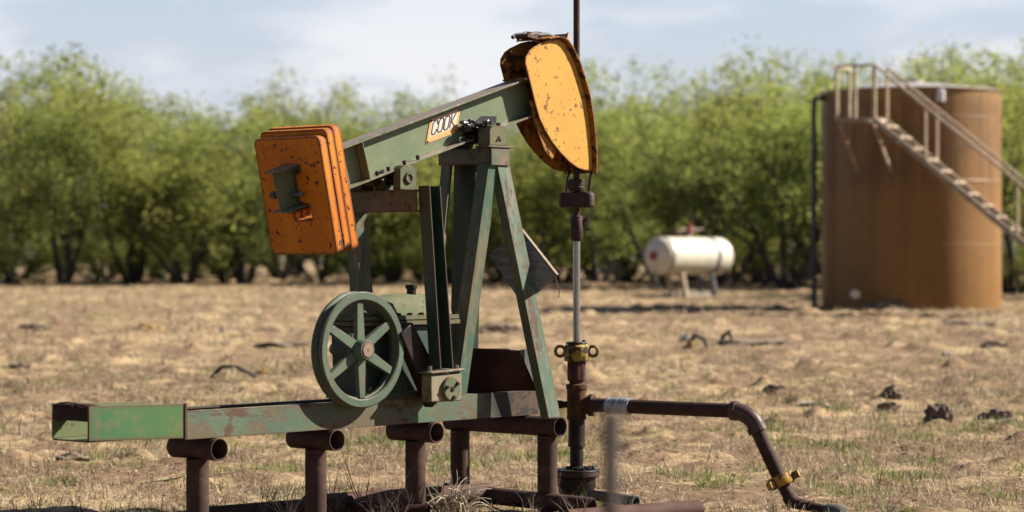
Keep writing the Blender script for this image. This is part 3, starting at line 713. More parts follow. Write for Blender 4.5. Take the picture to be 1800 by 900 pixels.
m = MB(); m.lathe([(0,.69),(.052,.69),(.056,.70),(.056,.81),(.050,.815),(0,.815)], (0,0,0), n=8); m.build('hex_body', rusty('red_brown_body', (.035,.022,.018), (.10,.04,.03), (.17,.06,.045), scale=5), WH, bevel=.003)
m = MB(); m.lathe([(.024,.808),(.070,.808),(.074,.815),(.074,.895),(.066,.905),(.060,.910),(.024,.912)], (0,0,0), n=32, loop=True)
gl = m.build('stuffing_box', YPAINT, WH, bevel=.002)
m = MB(); rgt = w2p(Vector((1,-.05,0)))
for s_ in (-1, 1):
    c = rgt*(.098*s_)+Vector((0,0,.868)); pts = [c+rgt*(.028*math.cos(a))+Vector((0,0,.030*math.sin(a))) for a in [2*math.pi*k/20 for k in range(21)]]
    m.tube(pts, .010, 10, cap=False)
m.build('gland_ear', YPAINT, gl, split=True)
m = MB(); m.lathe([(.024,.913),(.062,.913),(.064,.918),(.060,.924),(.024,.926)], (0,0,0), n=28, loop=True); m.tube([(.03,.03,.92),(.03,.03,.936)], .009, 6); m.build('gland_cap', DARKIRON, gl)

PR = empty('polished_rod', pump_world(0,0,.90), ANG, 'vertical rod through the wellhead, bright steel below and rusty above', 'rod')
z_ = (0,0,.90)
m = MB(); m.tube([(0,0,.905),(0,0,1.545)], .0215, 20); m.build('bright_rod', STEEL, PR, z_)
m = MB(); m.lathe([(0,1.525),(.024,1.525),(.038,1.545),(.038,1.655),(.036,1.66),(.036,1.672),(.030,1.678),(0,1.678)], (0,0,0), n=26); m.tube([rgt*.03+Vector((0,0,1.652)), rgt*.062+Vector((0,0,1.652))], .012, 8); m.tube([rgt*.058+Vector((0,0,1.640)), rgt*.068+Vector((0,0,1.668))], .008, 8)
m.build('coupling', RODRUST, PR, z_, bevel=.001)
m = MB(); m.tube([(0,0,1.675),(0,0,3.70)], .0195, 18); m.build('rusty_rod', RODRUST, PR, z_)
m = MB(); m.lathe([(0,1.822),(.045,1.822),(.049,1.828),(.049,1.850),(.045,1.855),(.049,1.860),(.049,1.890),(.044,1.896),(0,1.896)], (0,0,0), n=24)
m.box(-.055,-.02,-.025,.025,1.835,1.885); m.build('rod_clamp', RODRUST, PR, z_, bevel=.002)
CBt = empty('carrier_bar', pump_world(0,0,1.73), ANG, 'rusty carrier bar hanging on two short cables under the horse head', 'carrier bar')
z_ = (0,0,1.73); m = MB()
m.obox((0,0,1.772), (.034,0,0), (0,.10,0), (0,0,.046))
for y_ in (-.088,.088): m.lathe([(0,1.728),(.034,1.728),(.040,1.736),(.040,1.800),(.034,1.812),(.020,1.820),(0,1.820)], (0,y_,0), n=22)
m.build('bar', RODRUST, CBt, z_, bevel=.006)
for y_ in (-.088,.088):
    m = MB(); pts = [(.006,y_,1.80),(.022,y_,1.90),(.040,y_,1.95),(.050,y_,2.035)]+[(off_arc(k,.015)[0], y_, off_arc(k,.015)[1]) for k in range(2, 9)]
    m.tube(pts, .0085, 8); m.build('cable', DARKIRON, CBt, z_)

# flow line (world frame)
FLo = Vector((OX,OY,0)); FLn = empty('flow_line', (OX+.12,OY-.05,0), 0, 'brown steel flow line running right from the wellhead and bending down', 'pipe'); fo = (OX+.12,OY-.05,0)
P0 = at(1034,711.5,14.39); P1 = at(1290,722,13.90); P2 = at(1318,727,13.86); P3 = at(1373,846,13.80); P4 = at(1396,888,13.74); P5 = at(1470,903,13.55)
RP = .0415
m = MB(plain); m.tube([P0, P1], RP, 28); m.build('horizontal_pipe', PIPE, FLn, fo)
def arcpts(a, c, b, n=8): return [a*(1-t)**2+c*2*t*(1-t)+b*t*t for t in [i/n for i in range(n+1)]]
d1 = (P1-P0).normalized(); d2 = (P3-P2).normalized()
m = MB(plain); eb_ = arcpts(P1, P2+d1*.02, P2+d2*.095, 10); m.tube(eb_, .051, 28)
for p, d in ((P1, d1), (P2+d2*.095, d2)): m.tube([p-d*.014, p+d*.020], .057, 28)
m.build('elbow', rusty('smooth_elbow_steel', (.085,.05,.04), (.12,.075,.06), (.17,.11,.09), rough=.45), FLn, fo, smooth=50)
m = MB(plain); m.tube([P2+d2*.09, P3], RP, 28); m.build('sloping_pipe', PIPE, FLn, fo)
d3 = (P4-P3).normalized()
m = MB(plain); m.tube([P3, P3+d3*.11], .037, 24); m.tube([P3+d3*.10]+arcpts(P3+d3*.12, P4, P4+(P5-P4).normalized()*.06, 6), .044, 24); m.tube([P4+(P5-P4).normalized()*.06, P5-(P5-P4).normalized()*.06], .037, 22)
m.tube([P4+(P5-P4).normalized()*.10, P4+(P5-P4).normalized()*.125], .044, 22)
m.build('lower_pipe', PIPE, FLn, fo)
m = MB(plain); d5 = (P5-P4).normalized(); m.lathe([(0,-.07),(.040,-.07),(.050,-.06),(.050,-.01),(.056,-.005),(.056,.03),(.045,.05),(0,.055)], P5, d5, 22); m.build('pipe_plug', GREYRUST, FLn, fo)
m = MB(plain); m.lathe([(.040,-.034),(.070,-.034),(.077,-.024),(.077,.024),(.070,.034),(.040,.034)], P3+Vector((0,0,.004)), d2, 30, loop=True)
for a in (0,120,240):
    ax = d2; e1 = ax.cross(Vector((0,1,0))).normalized(); e2 = ax.cross(e1); r_ = e1*math.cos(R(a+15))+e2*math.sin(R(a+15)); tt = ax.cross(r_)
    m.obox(P3+r_*.090, r_*.024, tt*.017, ax*.022)
m.build('hammer_union', painted('union_yellow_paint', (.66,.36,.03), (.55,.28,.02), (.4,.2,.04), rust=(.035,.02,.015), patch=.54, patchw=.05, big=8, speck=.66), FLn, fo, bevel=.003)
m = MB(plain); a = P0.lerp(P1, .135); b = P0.lerp(P1, .298); ks = 14
m.tube([a.lerp(b, i/ks) for i in range(ks+1)], [.0485+.004*math.sin(i*2.3) for i in range(ks+1)], 24); m.build('tape_wrap', TAPE, FLn, fo, smooth=60)

# blurred post close to the camera
tp = at(1072, 722, 4.0); zt = tp.z
t = empty('steel_post', (tp.x,tp.y,0), 0, 'out of focus rusty post with grey top close to the camera', 'post')
m = MB(plain); m.tube([(tp.x,tp.y,-.15),(tp.x+.001,tp.y,zt-.16)], .0130, 16); m.build('shaft', rusty('post_rust', (.085,.035,.022), (.12,.052,.033), (.16,.075,.045)), t, (tp.x,tp.y,0))
m = MB(plain); m.tube([(tp.x+.001,tp.y,zt-.165),(tp.x+.003,tp.y,zt-.01),(tp.x+.003,tp.y,zt)], [.0140,.0140,.012], 16); m.build('top_sleeve', simple('faded_grey', (.105,.078,.064), .9), t, (tp.x,tp.y,0))

# ------------------------------------------------------------------ storage tank
TX, TY, TR = 8.25, 50.0, 1.835; TZ = .40
ST = empty('storage_tank', (TX,TY,TZ), 0, 'tall rusty brown cylindrical oil storage tank with outside stairs', 'storage tank'); so = (TX,TY,TZ)
m = MB(plain); H_ = 4.45
m.lathe([(TR-.02,-.2),(TR,.0),(TR,1.28),(TR+.003,1.29),(TR+.003,1.31),(TR,1.32),(TR,2.55),(TR+.005,2.56),(TR+.005,2.60),(TR,2.61),(TR,3.85),(TR+.003,3.86),(TR+.003,3.88),(TR,3.89),(TR,H_-.03),(TR+.03,H_-.02),(TR+.03,H_),(TR-.02,H_)], so, n=96)
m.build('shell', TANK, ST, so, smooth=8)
m = MB(plain); m.lathe([(TR-.01,H_+.001),(TR-.03,H_+.02),(.25,H_+.21),(.25,H_+.26),(0,H_+.27)], so, n=64); m.build('roof', TANKROOF, ST, so)
m = MB(plain); v_ = at(1652,170,48.2); m.lathe([(0,-.10),(.09,-.10),(.09,.12),(.05,.15),(0,.15)], v_+Vector((0,-.08,0)), (0,0,1), 18); m.build('vent', simple('white_fitting', (.7,.7,.72), .4), ST, so)
m = MB(plain); v_ = at(1503,517,47.9); m.lathe([(0,-.1),(.085,-.1),(.085,.12),(0,.12)], v_, (0,1,0), 18); m.build('valve_cap', simple('white_cap', (.66,.62,.55), .5), ST, so)
m = MB(plain); xa = at(1431,172,49.6); m.tube([(TX-TR+.02,49.8,xa.z), (xa.x+.05,49.6,xa.z), (xa.x,49.6,xa.z-.06), (xa.x,49.6,.30)], .055, 14); m.tube([(xa.x,49.6,1.1),(xa.x,49.6,1.35)], .09, 14); m.build('vent_pipe', simple('dark_vent_pipe', (.035,.035,.045), .6), ST, so)
# stair
rr_ = Vector((.89,-.456,0)); ww = Vector((.456,.89,0)); top_n = at(1538,208,47.1); run = 4.62; drop = top_n.z-.36
sd = (rr_*run+Vector((0,0,-drop))); sdn = sd.normalized()
STR = empty('staircase', (0,0,0)); STR.parent = ST
def sb_(m, p0, p1, hw, hh_):
    p0 = Vector(p0); p1 = Vector(p1); d = (p1-p0); dn = d.normalized(); side = ww if abs(dn.dot(ww)) < .9 else rr_
    upv = dn.cross(side).normalized(); side2 = upv.cross(dn); m.obox((p0+p1)/2, d/2, side2*hw, upv*hh_)
WID = .74
for k, (w_, nm) in enumerate(((0, 'near'), (WID, 'far'))):
    m = MB(plain); sb_(m, top_n+ww*w_+Vector((0,0,-.04)), top_n+ww*w_+sd+Vector((0,0,-.04)), .025, .055); m.build('stringer', RAILDK, STR, so)
ns = 17
for i in range(ns):
    c = top_n+sd*((i+.5)/ns)+ww*(WID/2)+Vector((0,0,-.03)); m = MB(plain); m.obox(c, rr_*.11, ww*(WID/2-.03), (0,0,.020)); m.build('tread', RAIL, STR, so)
for w_ in (0, WID):
    m = MB(plain); q = top_n+ww*w_
    sb_(m, q+Vector((0,0,1.03)), q+sd+Vector((0,0,1.03)), .024, .026); sb_(m, q+Vector((0,0,1.0))-Vector((0,0,.02)), q+Vector((0,0,.0)), .022, .022)
    for f in (.22,.61,.97): sb_(m, q+sd*f, q+sd*f+Vector((0,0,1.03)), .022, .022)
    m.build('handrail', RAIL, STR, so)
PF = empty('platform', (0,0,0)); PF.parent = ST
pl0 = top_n-rr_*.78; m = MB(plain); m.obox(top_n-rr_*.39+ww*(WID/2)+Vector((0,0,-.02)), rr_*.39, ww*(WID/2), (0,0,.045)); m.build('deck', RAILDK, PF, so)
m = MB(plain)
for q in (top_n-rr_*.02, top_n-rr_*.40, pl0, pl0+ww*WID): sb_(m, q, q+Vector((0,0,1.05)), .026, .026)
for h_ in (1.04,):
    sb_(m, top_n+Vector((0,0,h_)), pl0+Vector((0,0,h_)), .024,.024); sb_(m, pl0+Vector((0,0,h_)), pl0+ww*WID+Vector((0,0,h_)), .024,.024)
m.build('guard_rail', RAIL, PF, so)
m = MB(plain)
for q in (top_n-rr_*.05, pl0+rr_*.05): sb_(m, q+Vector((0,0,-.06)), q+ww*(WID+.40)+Vector((0,0,-1.0)), .025,.025)
m.build('bracket', RAILDK, PF, so, split=True)
lamp = MB(plain); lamp.blob(top_n-rr_*.12+Vector((0,-.05,-.06)), .07,.07,.07, 2, .15, 2); lamp.build('junction_box', simple('pale_box', (.62,.56,.42), .5), PF, so)

# ------------------------------------------------------------------ white vessel
VD = 58.5; vc = at(1212,450,VD); va = Vector((.70,.714,0)); vs = Vector((.714,-.70,0)); gzv = gz(VD)
PT = empty('gas_tank', (vc.x,vc.y,gzv), 0, 'white horizontal gas tank on thin legs left of the brown storage tank', 'gas tank'); po = (vc.x,vc.y,gzv)
m = MB(plain); prof = []; rad = .455; hl = 1.06
for i in range(9): a = R(90*i/8); prof.append((rad*math.sin(a), -hl-.26*math.cos(a)))
for i in range(9): a = R(90*i/8); prof.append((rad*math.cos(a), hl+.26*math.sin(a)))
prof[0] = (0, prof[0][1]); prof[-1] = (0, prof[-1][1])
m.lathe(prof, vc, va, 40); m.build('vessel', WHITEP, PT, po, smooth=60)
m = MB(plain); m.lathe([(rad-.01,-hl-.02),(rad+.012,-hl-.02),(rad+.012,-hl+.02),(rad-.01,-hl+.02)], vc, va, 40, loop=True); m.build('end_seam', GREYP, PT, po)
m = MB(plain); m.lathe([(rad-.01,-.05),(rad+.02,-.05),(rad+.02,.05),(rad-.01,.05)], vc+va*.62, va, 40, loop=True); m.build('strap', GREYP, PT, po)
m = MB(plain); m.lathe([(0,-.05),(.11,-.05),(.12,.05),(0,.06)], vc-va*(hl+.245), va, 20); m.build('end_flange', REDP, PT, po)
m = MB(plain); m.tube([vc+Vector((0,0,rad-.03)), vc+Vector((0,0,rad+.10))], .055, 12); m.build('valve_stem', WHITEP, PT, po)
m = MB(plain); m.lathe([(0,-.02),(.10,0),(.09,.10),(.06,.18),(.07,.22),(0,.24)], vc+Vector((0,0,rad+.09)), (0,0,1), 16); m.build('valve', REDP, PT, po)
m = MB(plain); m.tube([vc-va*.45+Vector((0,0,rad-.02)), vc-va*.45+Vector((0,0,rad+.16))], .05, 10); m.tube([vc-va*.45+Vector((0,0,rad+.16)), vc+va*.5+Vector((0,0,rad+.20))], .022, 8); m.build('piping', simple('dark_red_pipe', (.10,.025,.02), .6), PT, po)
for sgn, mt in ((-1, RAIL), (1, GREYP)):
    for sd_ in (.22, -.22):
        m = MB(plain); b0 = vc+va*(.55*sgn)+vs*sd_; m.tube([b0+Vector((0,0,-rad*.8)), Vector((b0.x+.10, b0.y, gzv+.03))], .065, 8); m.build('leg', mt, PT, po)
m = MB(plain)
for sd_ in (.22,-.22): q = vc+vs*sd_; m.obox((q.x,q.y,gzv+.045), va*.72, vs*.045, (0,0,.035))
m.build('skid', split=True, mat=simple('grey_skid', (.42,.38,.33), .8), parent=PT, off=po)

# ------------------------------------------------------------------ trees
def make_tree(seed, height=6.6, width=5.4, stems=4, low=.9, dens=1.0):
    rnd = random.Random(seed); rs = np.random.RandomState(seed)
    m = MB(plain); tips = []
    def limb(p, d, L, r, lev):
        pts = [p]; rad = [r]; q = p.copy(); dd = d.copy(); n = 6
        for i in range(n):
            dd = (dd+Vector((rnd.uniform(-.25,.25), rnd.uniform(-.25,.25), rnd.uniform(-.06,.20)))*.6).normalized(); q = q+dd*L/n; pts.append(q.copy()); rad.append(r*(1-.62*(i+1)/n))
            if lev >= 1 or i >= 3: tips.append((q.copy(), lev))
        m.tube(pts, rad, 6 if lev < 2 else 4)
        if lev < 3:
            for k in range((3, 3, 2)[lev]+rnd.randint(0, 1)):
                i = rnd.randint(2, n); a = rnd.uniform(0, 6.28); sp = rnd.uniform(.5, 1.0)
                nd = (dd+Vector((math.cos(a)*sp, math.sin(a)*sp, rnd.uniform(-.1,.5)))).normalized()
                limb(pts[i], nd, L*rnd.uniform(.5,.72), rad[i]*.72, lev+1)
    for k in range(stems):
        a = 2*math.pi*k/stems+rnd.uniform(-.6,.6); sp = rnd.uniform(.25,.75)
        limb(Vector((math.cos(a)*.10, math.sin(a)*.10, -.15)), Vector((math.cos(a)*sp, math.sin(a)*sp, 1)).normalized(), height*rnd.uniform(.42,.55), rnd.uniform(.075,.12), 0)
    # leaf sprays around branch tips, stretched to the wanted crown
    T = np.array([list(t[0]) for t in tips if t[0].z > low]); T = T[rs.permutation(len(T))[:int(190*dens)]]
    extra = []
    for k in range(int(90*dens)):            # fill the crown volume unevenly
        a = rnd.uniform(0, 6.28); rr = width*.5*math.sqrt(rnd.random()); zz = low+(height*.92-low)*rnd.random()
        lim = 1-((zz-height*.48)/(height*.56))**2
        if rr < width*.5*max(0, lim)**.6: extra.append((math.cos(a)*rr, math.sin(a)*rr, zz))
    if extra: T = np.concatenate([T, np.array(extra)])
    V = []; C = []
    zmax = T[:, 2].max(); T[:, 2] = low+(T[:, 2]-low)*((height-.35-low)/(zmax-low))
    rxy = np.percentile(np.hypot(T[:, 0], T[:, 1]), 92); T[:, :2] *= (width*.5)/rxy
    pal = np.array([(.150,.175,.044), (.190,.205,.056), (.105,.138,.036), (.225,.222,.068), (.080,.112,.030)])
    for c in T:
        n = rs.randint(34, 60); rad = rs.uniform(.30, .72)
        d = rs.normal(size=(n, 3)); d /= np.linalg.norm(d, axis=1)[:, None]
        p = c+d*(rs.rand(n)**.5)[:, None]*rad*np.array([1, 1, .8]); p[:, 2] -= rs.rand(n)*.15; p[:, 2] = np.maximum(p[:, 2], low*.55+.3*rs.rand(n))
        u = rs.normal(size=(n, 3)); u[:, 2] -= .4; u /= np.linalg.norm(u, axis=1)[:, None]
        w = np.cross(u, rs.normal(size=(n, 3))); w /= np.linalg.norm(w, axis=1)[:, None]
        L = rs.uniform(.08, .145, n)[:, None]; W = L*.24
        V.append(np.stack([p-u*L*.5, p+w*W, p+u*L*.5, p-w*W], 1).reshape(-1, 3))
        base = pal[rs.randint(len(pal))]; cc = base*(.8+.4*rs.rand(n))[:, None]; C.append(np.repeat(cc, 4, 0))
    V = np.concatenate(V); C = np.concatenate(C)
    leaf = raw_mesh('crown', V, 4, np.arange(len(V)), LEAF, C)
    t = empty('mesquite_tree', (0,0,0)); tr = m.build('trunk', BARK, t)
    o = bpy.data.objects.new('crown', leaf); col.objects.link(o); o.parent = t
    return t, height, width
protos = [make_tree(11, 6.6, 5.6, 4, 1.5), make_tree(23, 6.2, 4.6, 3, 1.35, .9), make_tree(37, 6.8, 5.2, 5, 1.3), make_tree(41, 5.4, 4.8, 4, .8, .9), make_tree(59, 7.0, 4.4, 3, 1.6, .8), make_tree(67, 4.2, 4.4, 5, .55, .8)]
used = set(); rnd = random.Random(99)
def tree(px, D, top, pi, label, group, wf=1.0):
    src, h, w = protos[pi]
    o = src if pi not in used else copy_tree(src); used.add(pi)
    z0 = gz(D); H = ZC+(HY-top+(16 if top < 300 else 0))/F*D-z0; s = H/h
    o.location = ((px-900)/F*D, D, z0); o.scale = (s*wf, s*wf, s); o.rotation_euler = (0, 0, rnd.uniform(0, 6.28))
    tag(o, label, 'tree', group)
FG = 'mesquites along the front of the tree line'; BG = 'mesquites deeper in the thicket'
front = [(-40,71,110,1,'mesquite cut by the left edge of the photo'),
 (115,71.5,92,0,'big mesquite at far left with dark forked trunks showing at its foot'),
 (232,73,150,3,'rounded mesquite right of the big forked one at far left'),
 (330,72,188,5,'low mesquite filling the dip in the tree line at left'),
 (430,73,178,3,'mesquite left of and behind the orange counterweight'),
 (560,74,190,1,'mesquite showing between counterweight and pitman arm'),
 (690,75,215,3,'mesquite behind the upright pitman arm, below the beam'),
 (800,73,235,5,'low mesquite seen through the legs of the post'),
 (925,73,240,5,'low mesquite behind the horse head and tilted board'),
 (1055,73,195,3,'mesquite just right of the polished rod'),
 (1165,71,175,1,'mesquite behind the red-ended side of the white tank'),
 (1275,69,140,2,'mesquite rising behind the white gas tank'),
 (1385,67,110,0,'tall mesquite touching the left side of the brown tank'),
 (1500,68,180,5,'mesquite mostly hidden behind the platform of the brown tank'),
 (1650,70,150,3,'mesquite peeking over the roof of the brown tank'),
 (1780,60,90,2,'tall mesquite right of the brown tank at the photo edge'),
 (1905,57,60,4,'mesquite beyond the right edge with branches leaning in')]
SKY = [(-300,110),(-60,100),(0,95),(60,97),(120,108),(180,84),(230,122),(270,165),(300,196),(340,200),(420,186),(455,158),(500,134),(560,124),(620,128),(700,132),(750,150),(800,180),(870,205),(950,205),(1010,188),(1050,172),(1085,92),(1130,106),(1170,158),(1240,164),(1285,116),(1340,78),(1400,70),(1435,118),(1480,150),(1530,150),(1570,128),(1610,80),(1660,104),(1710,80),(1760,58),(1800,38),(1900,34),(2200,80)]
def skyline(px):
    for (a, b), (c, d) in zip(SKY[:-1], SKY[1:]):
        if a <= px <= c: return b+(d-b)*(px-a)/(c-a)
    return 110
for px, D, top, pi, lab in front:
    top = max(top, skyline(px)+(18 if px < 1450 else 0))
    tree(px, D, top, pi, lab, FG, rnd.uniform(.92, 1.1))
BL = 'hazy green mesquite crown rising from the thicket behind the front trees'
for px, D, top, pi in [(px_, D_, None, pi_) for px_, D_, t_, pi_ in [(-60,80,100,2),(30,79,105,4),(185,80,85,2),(275,82,175,3),(345,84,190,1),(410,83,180,3),(495,82,138,2),(570,84,130,0),(650,83,122,2),(735,84,140,0),(810,83,175,3),(890,84,195,1),(975,84,190,0),(1040,83,150,3),(1100,81,112,4),(1160,82,165,1),(1215,80,150,2),(1290,79,140,0),(1345,76,90,4),(1410,77,92,2),(1465,79,135,1),(1540,80,120,0),(1610,76,92,4),(1690,76,85,2),(1770,72,62,0),(1860,70,55,2),
        (0,92,140,3),(120,91,120,0),(260,93,205,1),(380,92,205,3),(520,93,165,0),(670,92,160,2),(820,93,205,1),(960,92,205,3),(1080,93,160,0),(1200,92,175,2),(1330,91,130,1),(1480,92,165,0),(1600,90,120,2),(1740,89,95,3),(-150,76,110,0),(-240,78,120,2),(2000,72,70,1),(2090,75,80,0)]]:
    top = skyline(px)+rnd.choice((-2, 4, 12, 26)); wf_ = .78 if skyline(px) > 145 else 1.0
    tree(px, D, top, pi, BL, BG, wf_*rnd.uniform(.95, 1.2))

for i in range(17):
    px = -250+i*145; tree(px+rnd.uniform(-40,40), 104+rnd.uniform(-4,6), 330, 5, 'low far thicket bush filling gaps behind the trunks', 'low bushes behind the tree line', 2.6)
for i, (px, D, top, lab) in enumerate([(20,74,395,'low green bush at the left edge under the trees'),(175,75,400,'low green bush right of the forked trunks'),(300,76,380,'low green bush under the dip in the tree line'),(395,74,405,'low green bush beside the leafless dark shrub'),(640,75,395,'low green bush seen between counterweight and pitman arm'),(745,76,390,'low green bush behind the channel arm'),(870,75,400,'low green bush behind the tilted board'),(985,76,380,'low green bush left of the polished rod'),(1110,75,385,'low green bush left of the white tank'),(1320,72,370,'low green bush between the white and brown tanks'),(1790,60,400,'low green bush right of the brown tank')]):
    tree(px, D, top, 5, lab, 'low green bushes under the mesquites', 1.9)

# bare shrubs and low brush under the trees
def bare_shrub(px, py, h, spread, n, label, mat=DEADWOOD, r=.02, name='bare_shrub', lev=2, seed=1, z=None):
    rd = random.Random(seed); p = on_ground(px, py); m = MB(plain)
    def br(q, d, L, r_, l):
        pts = [q]; rad = [r_]; w = q.copy(); dd = d.copy()
        for i in range(4):
            dd = (dd+Vector((rd.uniform(-.3,.3), rd.uniform(-.3,.3), rd.uniform(-.1,.15)))*.6).normalized(); w = w+dd*L/4; pts.append(w.copy()); rad.append(r_*(1-.2*(i+1)))
        m.tube(pts, rad, 5)
        if l > 0:
            for k in range(rd.randint(2, 4)):
                i = rd.randint(1, 4); a = rd.uniform(0, 6.28); nd = (dd+Vector((math.cos(a), math.sin(a), rd.uniform(-.1,.6)))*.7).normalized(); br(pts[i], nd, L*rd.uniform(.4,.7), rad[i]*.7, l-1)
    for k in range(n):
        a = rd.uniform(0, 6.28); s = rd.uniform(.1, spread); br(p+Vector((0,0,-.03)), Vector((math.cos(a)*s, math.sin(a)*s, 1)).normalized(), h*rd.uniform(.5,.8), r, lev)
    o = m.build(name, mat, None, p); o.location = p; return tag(o, label, 'shrub' if name == 'bare_shrub' else 'weed')
for i, (px, py, h, lab) in enumerate([(440,497,1.5,'leafless dark shrub left of the pitman arm under the trees'), (495,494,1.0,'small bare shrub right of the leafless dark one'), (245,492,1.3,'bare twiggy shrub at the foot of the far left trees'), (1405,508,1.9,'bare dark brush crowded against the left side of the brown tank'), (1345,505,1.2,'low bare brush between the white tank and brown tank'), (1080,500,1.1,'bare shrub in the shade left of the white tank'), (700,494,1.2,'bare shrub seen under the walking beam'), (15,490,1.2,'bare shrub at the left edge under the trees')]):
    bare_shrub(px, py, h, 1.0, 11, lab, BARK, .022, seed=i+3)

# dead weeds near the pump
def weed(px, py, h, n, label, mat=TWIG, seed=0, spread=.5, r=.0042, lev=2):
    o = bare_shrub(px, py, h, spread, n, label, mat, r, 'dead_weed', lev, seed); o['category'] = 'weed'; return o
weed(640,902,.62,3,'tall thin leafless weed standing between the second and third pipe stands', seed=2, spread=.25)
weed(585,905,.36,6,'spreading brittle weed at the foot of the stand below the wheel', seed=5)
weed(505,915,.30,7,'tangled dry weed left of the stand below the wheel', TWIGPALE, 7, .9)
weed(700,912,.30,6,'wiry dead weed crossing the lying pinkish pipe', seed=9, spread=.9)
weed(1020,925,.36,4,'thin pale weed in front of the wellhead base', TWIGPALE, 12, .5)
weed(1105,905,.22,5,'small forked weed right of the wellhead by the grey pipe stub', seed=15, spread=.9)
weed(60,905,.22,7,'dry weed at the bottom left of the pasture', TWIGPALE, 21, .9)
weed(145,905,.20,6,'low twiggy weed near the bottom left, beside the dry one', seed=22, spread=.9)
weed(452,915,.34,6,'thin leaning dry weed between the two leftmost pipe stands', TWIG, 31, .6)
weed(668,915,.26,5,'short branching weed just right of the tall leafless weed', TWIG, 33, .8)
weed(930,915,.20,6,'dry weed in the gap between the legs of the pipe trestle', TWIGPALE, 35, .8)
weed(1180,900,.17,6,'tiny dry weed right of the fat brown pipe', TWIGPALE, 37, .9)
weed(1560,900,.18,7,'pale dry weed at the lower right of the pasture', TWIGPALE, 39, .9)
weed(1360,900,.17,5,'dry weed at the left foot of the flow line', TWIGPALE, 41, .8)
def tangle(px, py, label):
    p = on_ground(px, py); rd = random.Random(8); m = MB(plain)
    for k in range(46):
        a = rd.uniform(0, 6.28); q = p+Vector((rd.uniform(-.09,.09), rd.uniform(-.05,.05), -.02)); d = Vector((math.cos(a)*.5, math.sin(a)*.4, 1.2)).normalized(); pts = [q.copy()]; L = rd.uniform(.16,.30)
        cur = Vector((rd.uniform(-1,1), rd.uniform(-1,1), -1.1)).normalized()*rd.uniform(.15,.45)
        for i in range(9): d = (d+cur).normalized() if i > 1 else d; q = q+d*L/8; pts.append(q.copy())
        m.tube(pts, [.0045*(1-.06*i) for i in range(len(pts))], 5)
    o = m.build('dead_weed', TWIGPALE, None, p); o.location = p; return tag(o, label, 'weed')
tangle(795, 905, 'curled tangled clump of pale dead stems by the left leg of the pipe trestle')

# ------------------------------------------------------------------ things lying in the pasture
def clod(px, py, w, h, label, mat=EARTH, name='soil_clod', cat='clod', d=None, seed=1):
    p = on_ground(px, py); s = p.y/F; p.z = float(gheight(np.array([p.x]), np.array([p.y]))[0])
    m = MB(plain); m.blob((p.x,p.y,p.z), w*s*.5, (d or w*.6)*s*.5, h*s, seed, .55, 4)
    o = m.build(name, mat, None, p, smooth=50); o.location = p; return tag(o, label, cat)
clod(508,606,105,9,'long low dark hump of soil left of the spoked wheel', seed=1); clod(880,584,100,15,'dark soil hump seen between the post legs', seed=2)
clod(35,646,36,9,'small dark clod at the left edge of the pasture', seed=3); clod(65,576,60,9,'brown clod at far left above the small dark one', seed=4)
clod(1572,700,48,20,'brown lump in the open pasture below the brown tank', seed=5); clod(1562,722,50,15,'flatter brown lump just in front of the other below the brown tank', seed=6)
clod(1365,688,44,9,'low dark clod right of the flow line elbow', seed=7); clod(1320,603,150,11,'wide ridge of dark brushy soil below the white tank', seed=8)
clod(1560,545,90,14,'dark rubble hump at the foot of the brown tank', seed=9); clod(1700,568,110,9,'low dirt ridge in front of the lit side of the brown tank', seed=10)
clod(1750,608,60,9,'dark dirt patch near the right edge below the tank', seed=12); clod(130,800,60,9,'dark earthy hump below the tail of the base', seed=13)
clod(1752,738,56,22,'dark rooty clod near the right edge', ROOTY, 'root_clod', 'clod', seed=14)
clod(1650,745,44,24,'dark broken stump left of the rooty clod near the right edge', ROOTY, 'tree_stump', 'stump', seed=15)
clod(265,582,50,15,'tan rock in the far left pasture', OCHRE, 'rock', 'rock', seed=16); clod(392,582,12,13,'tiny white stone right of the tan rock', STONE, 'rock', 'rock', seed=17)
clod(1204,597,22,13,'white stone beside the curved root below the white tank', STONE, 'rock', 'rock', seed=18); clod(1215,614,16,8,'ochre stone just below the white stone', OCHRE, 'rock', 'rock', seed=19)
clod(1517,551,26,9,'ochre stone near the foot of the brown tank', OCHRE, 'rock', 'rock', seed=20); clod(462,655,22,11,'yellow stone at the right end of the arched stick', OCHRE, 'rock', 'rock', seed=21)
clod(1665,620,18,8,'small pale stone far right in mid pasture', STONE, 'rock', 'rock', seed=22); clod(1425,714,46,7,'whitish piece of bark left of the dark log', STONE, 'bark_piece', 'bark', seed=23)
def stick(pts_px, r, label, mat=DEADWOOD, name='dead_branch', lift=0):
    b = on_ground(*pts_px[0]); s = b.y/F; P = []
    g0 = pts_px[0][1]
    for i, (px, py) in enumerate(pts_px): P.append(Vector(((px-900)*s, b.y+.02*i, float(gheight(np.array([(px-900)*s]), np.array([b.y]))[0])+(g0-py)*s+r*.5)))
    Q = []
    for a_, b_ in zip(P[:-1], P[1:]): Q += [a_.lerp(b_, t) for t in (0, .5)]
    Q.append(P[-1]); m = MB(plain); n = len(Q); rd = random.Random(int(pts_px[0][0]))
    m.tube(Q, [r*(.75+.5*rd.random())*(1 if 0 < i < n-1 else .6) for i in range(n)], 8)
    o = m.build(name, mat, None, Q[0]); o.location = Q[0]; return tag(o, label, 'branch')
stick([(370,662),(390,652),(412,649),(436,656),(455,666)], .020, 'dark arched dead stick lying left of the spoked wheel')
stick([(1712,748),(1745,745),(1788,741)], .016, 'pale straight stick lying right of the broken stump', TWIGPALE)
stick([(1408,716),(1440,715),(1468,722)], .028, 'dark broken log in the pasture right of the elbow')
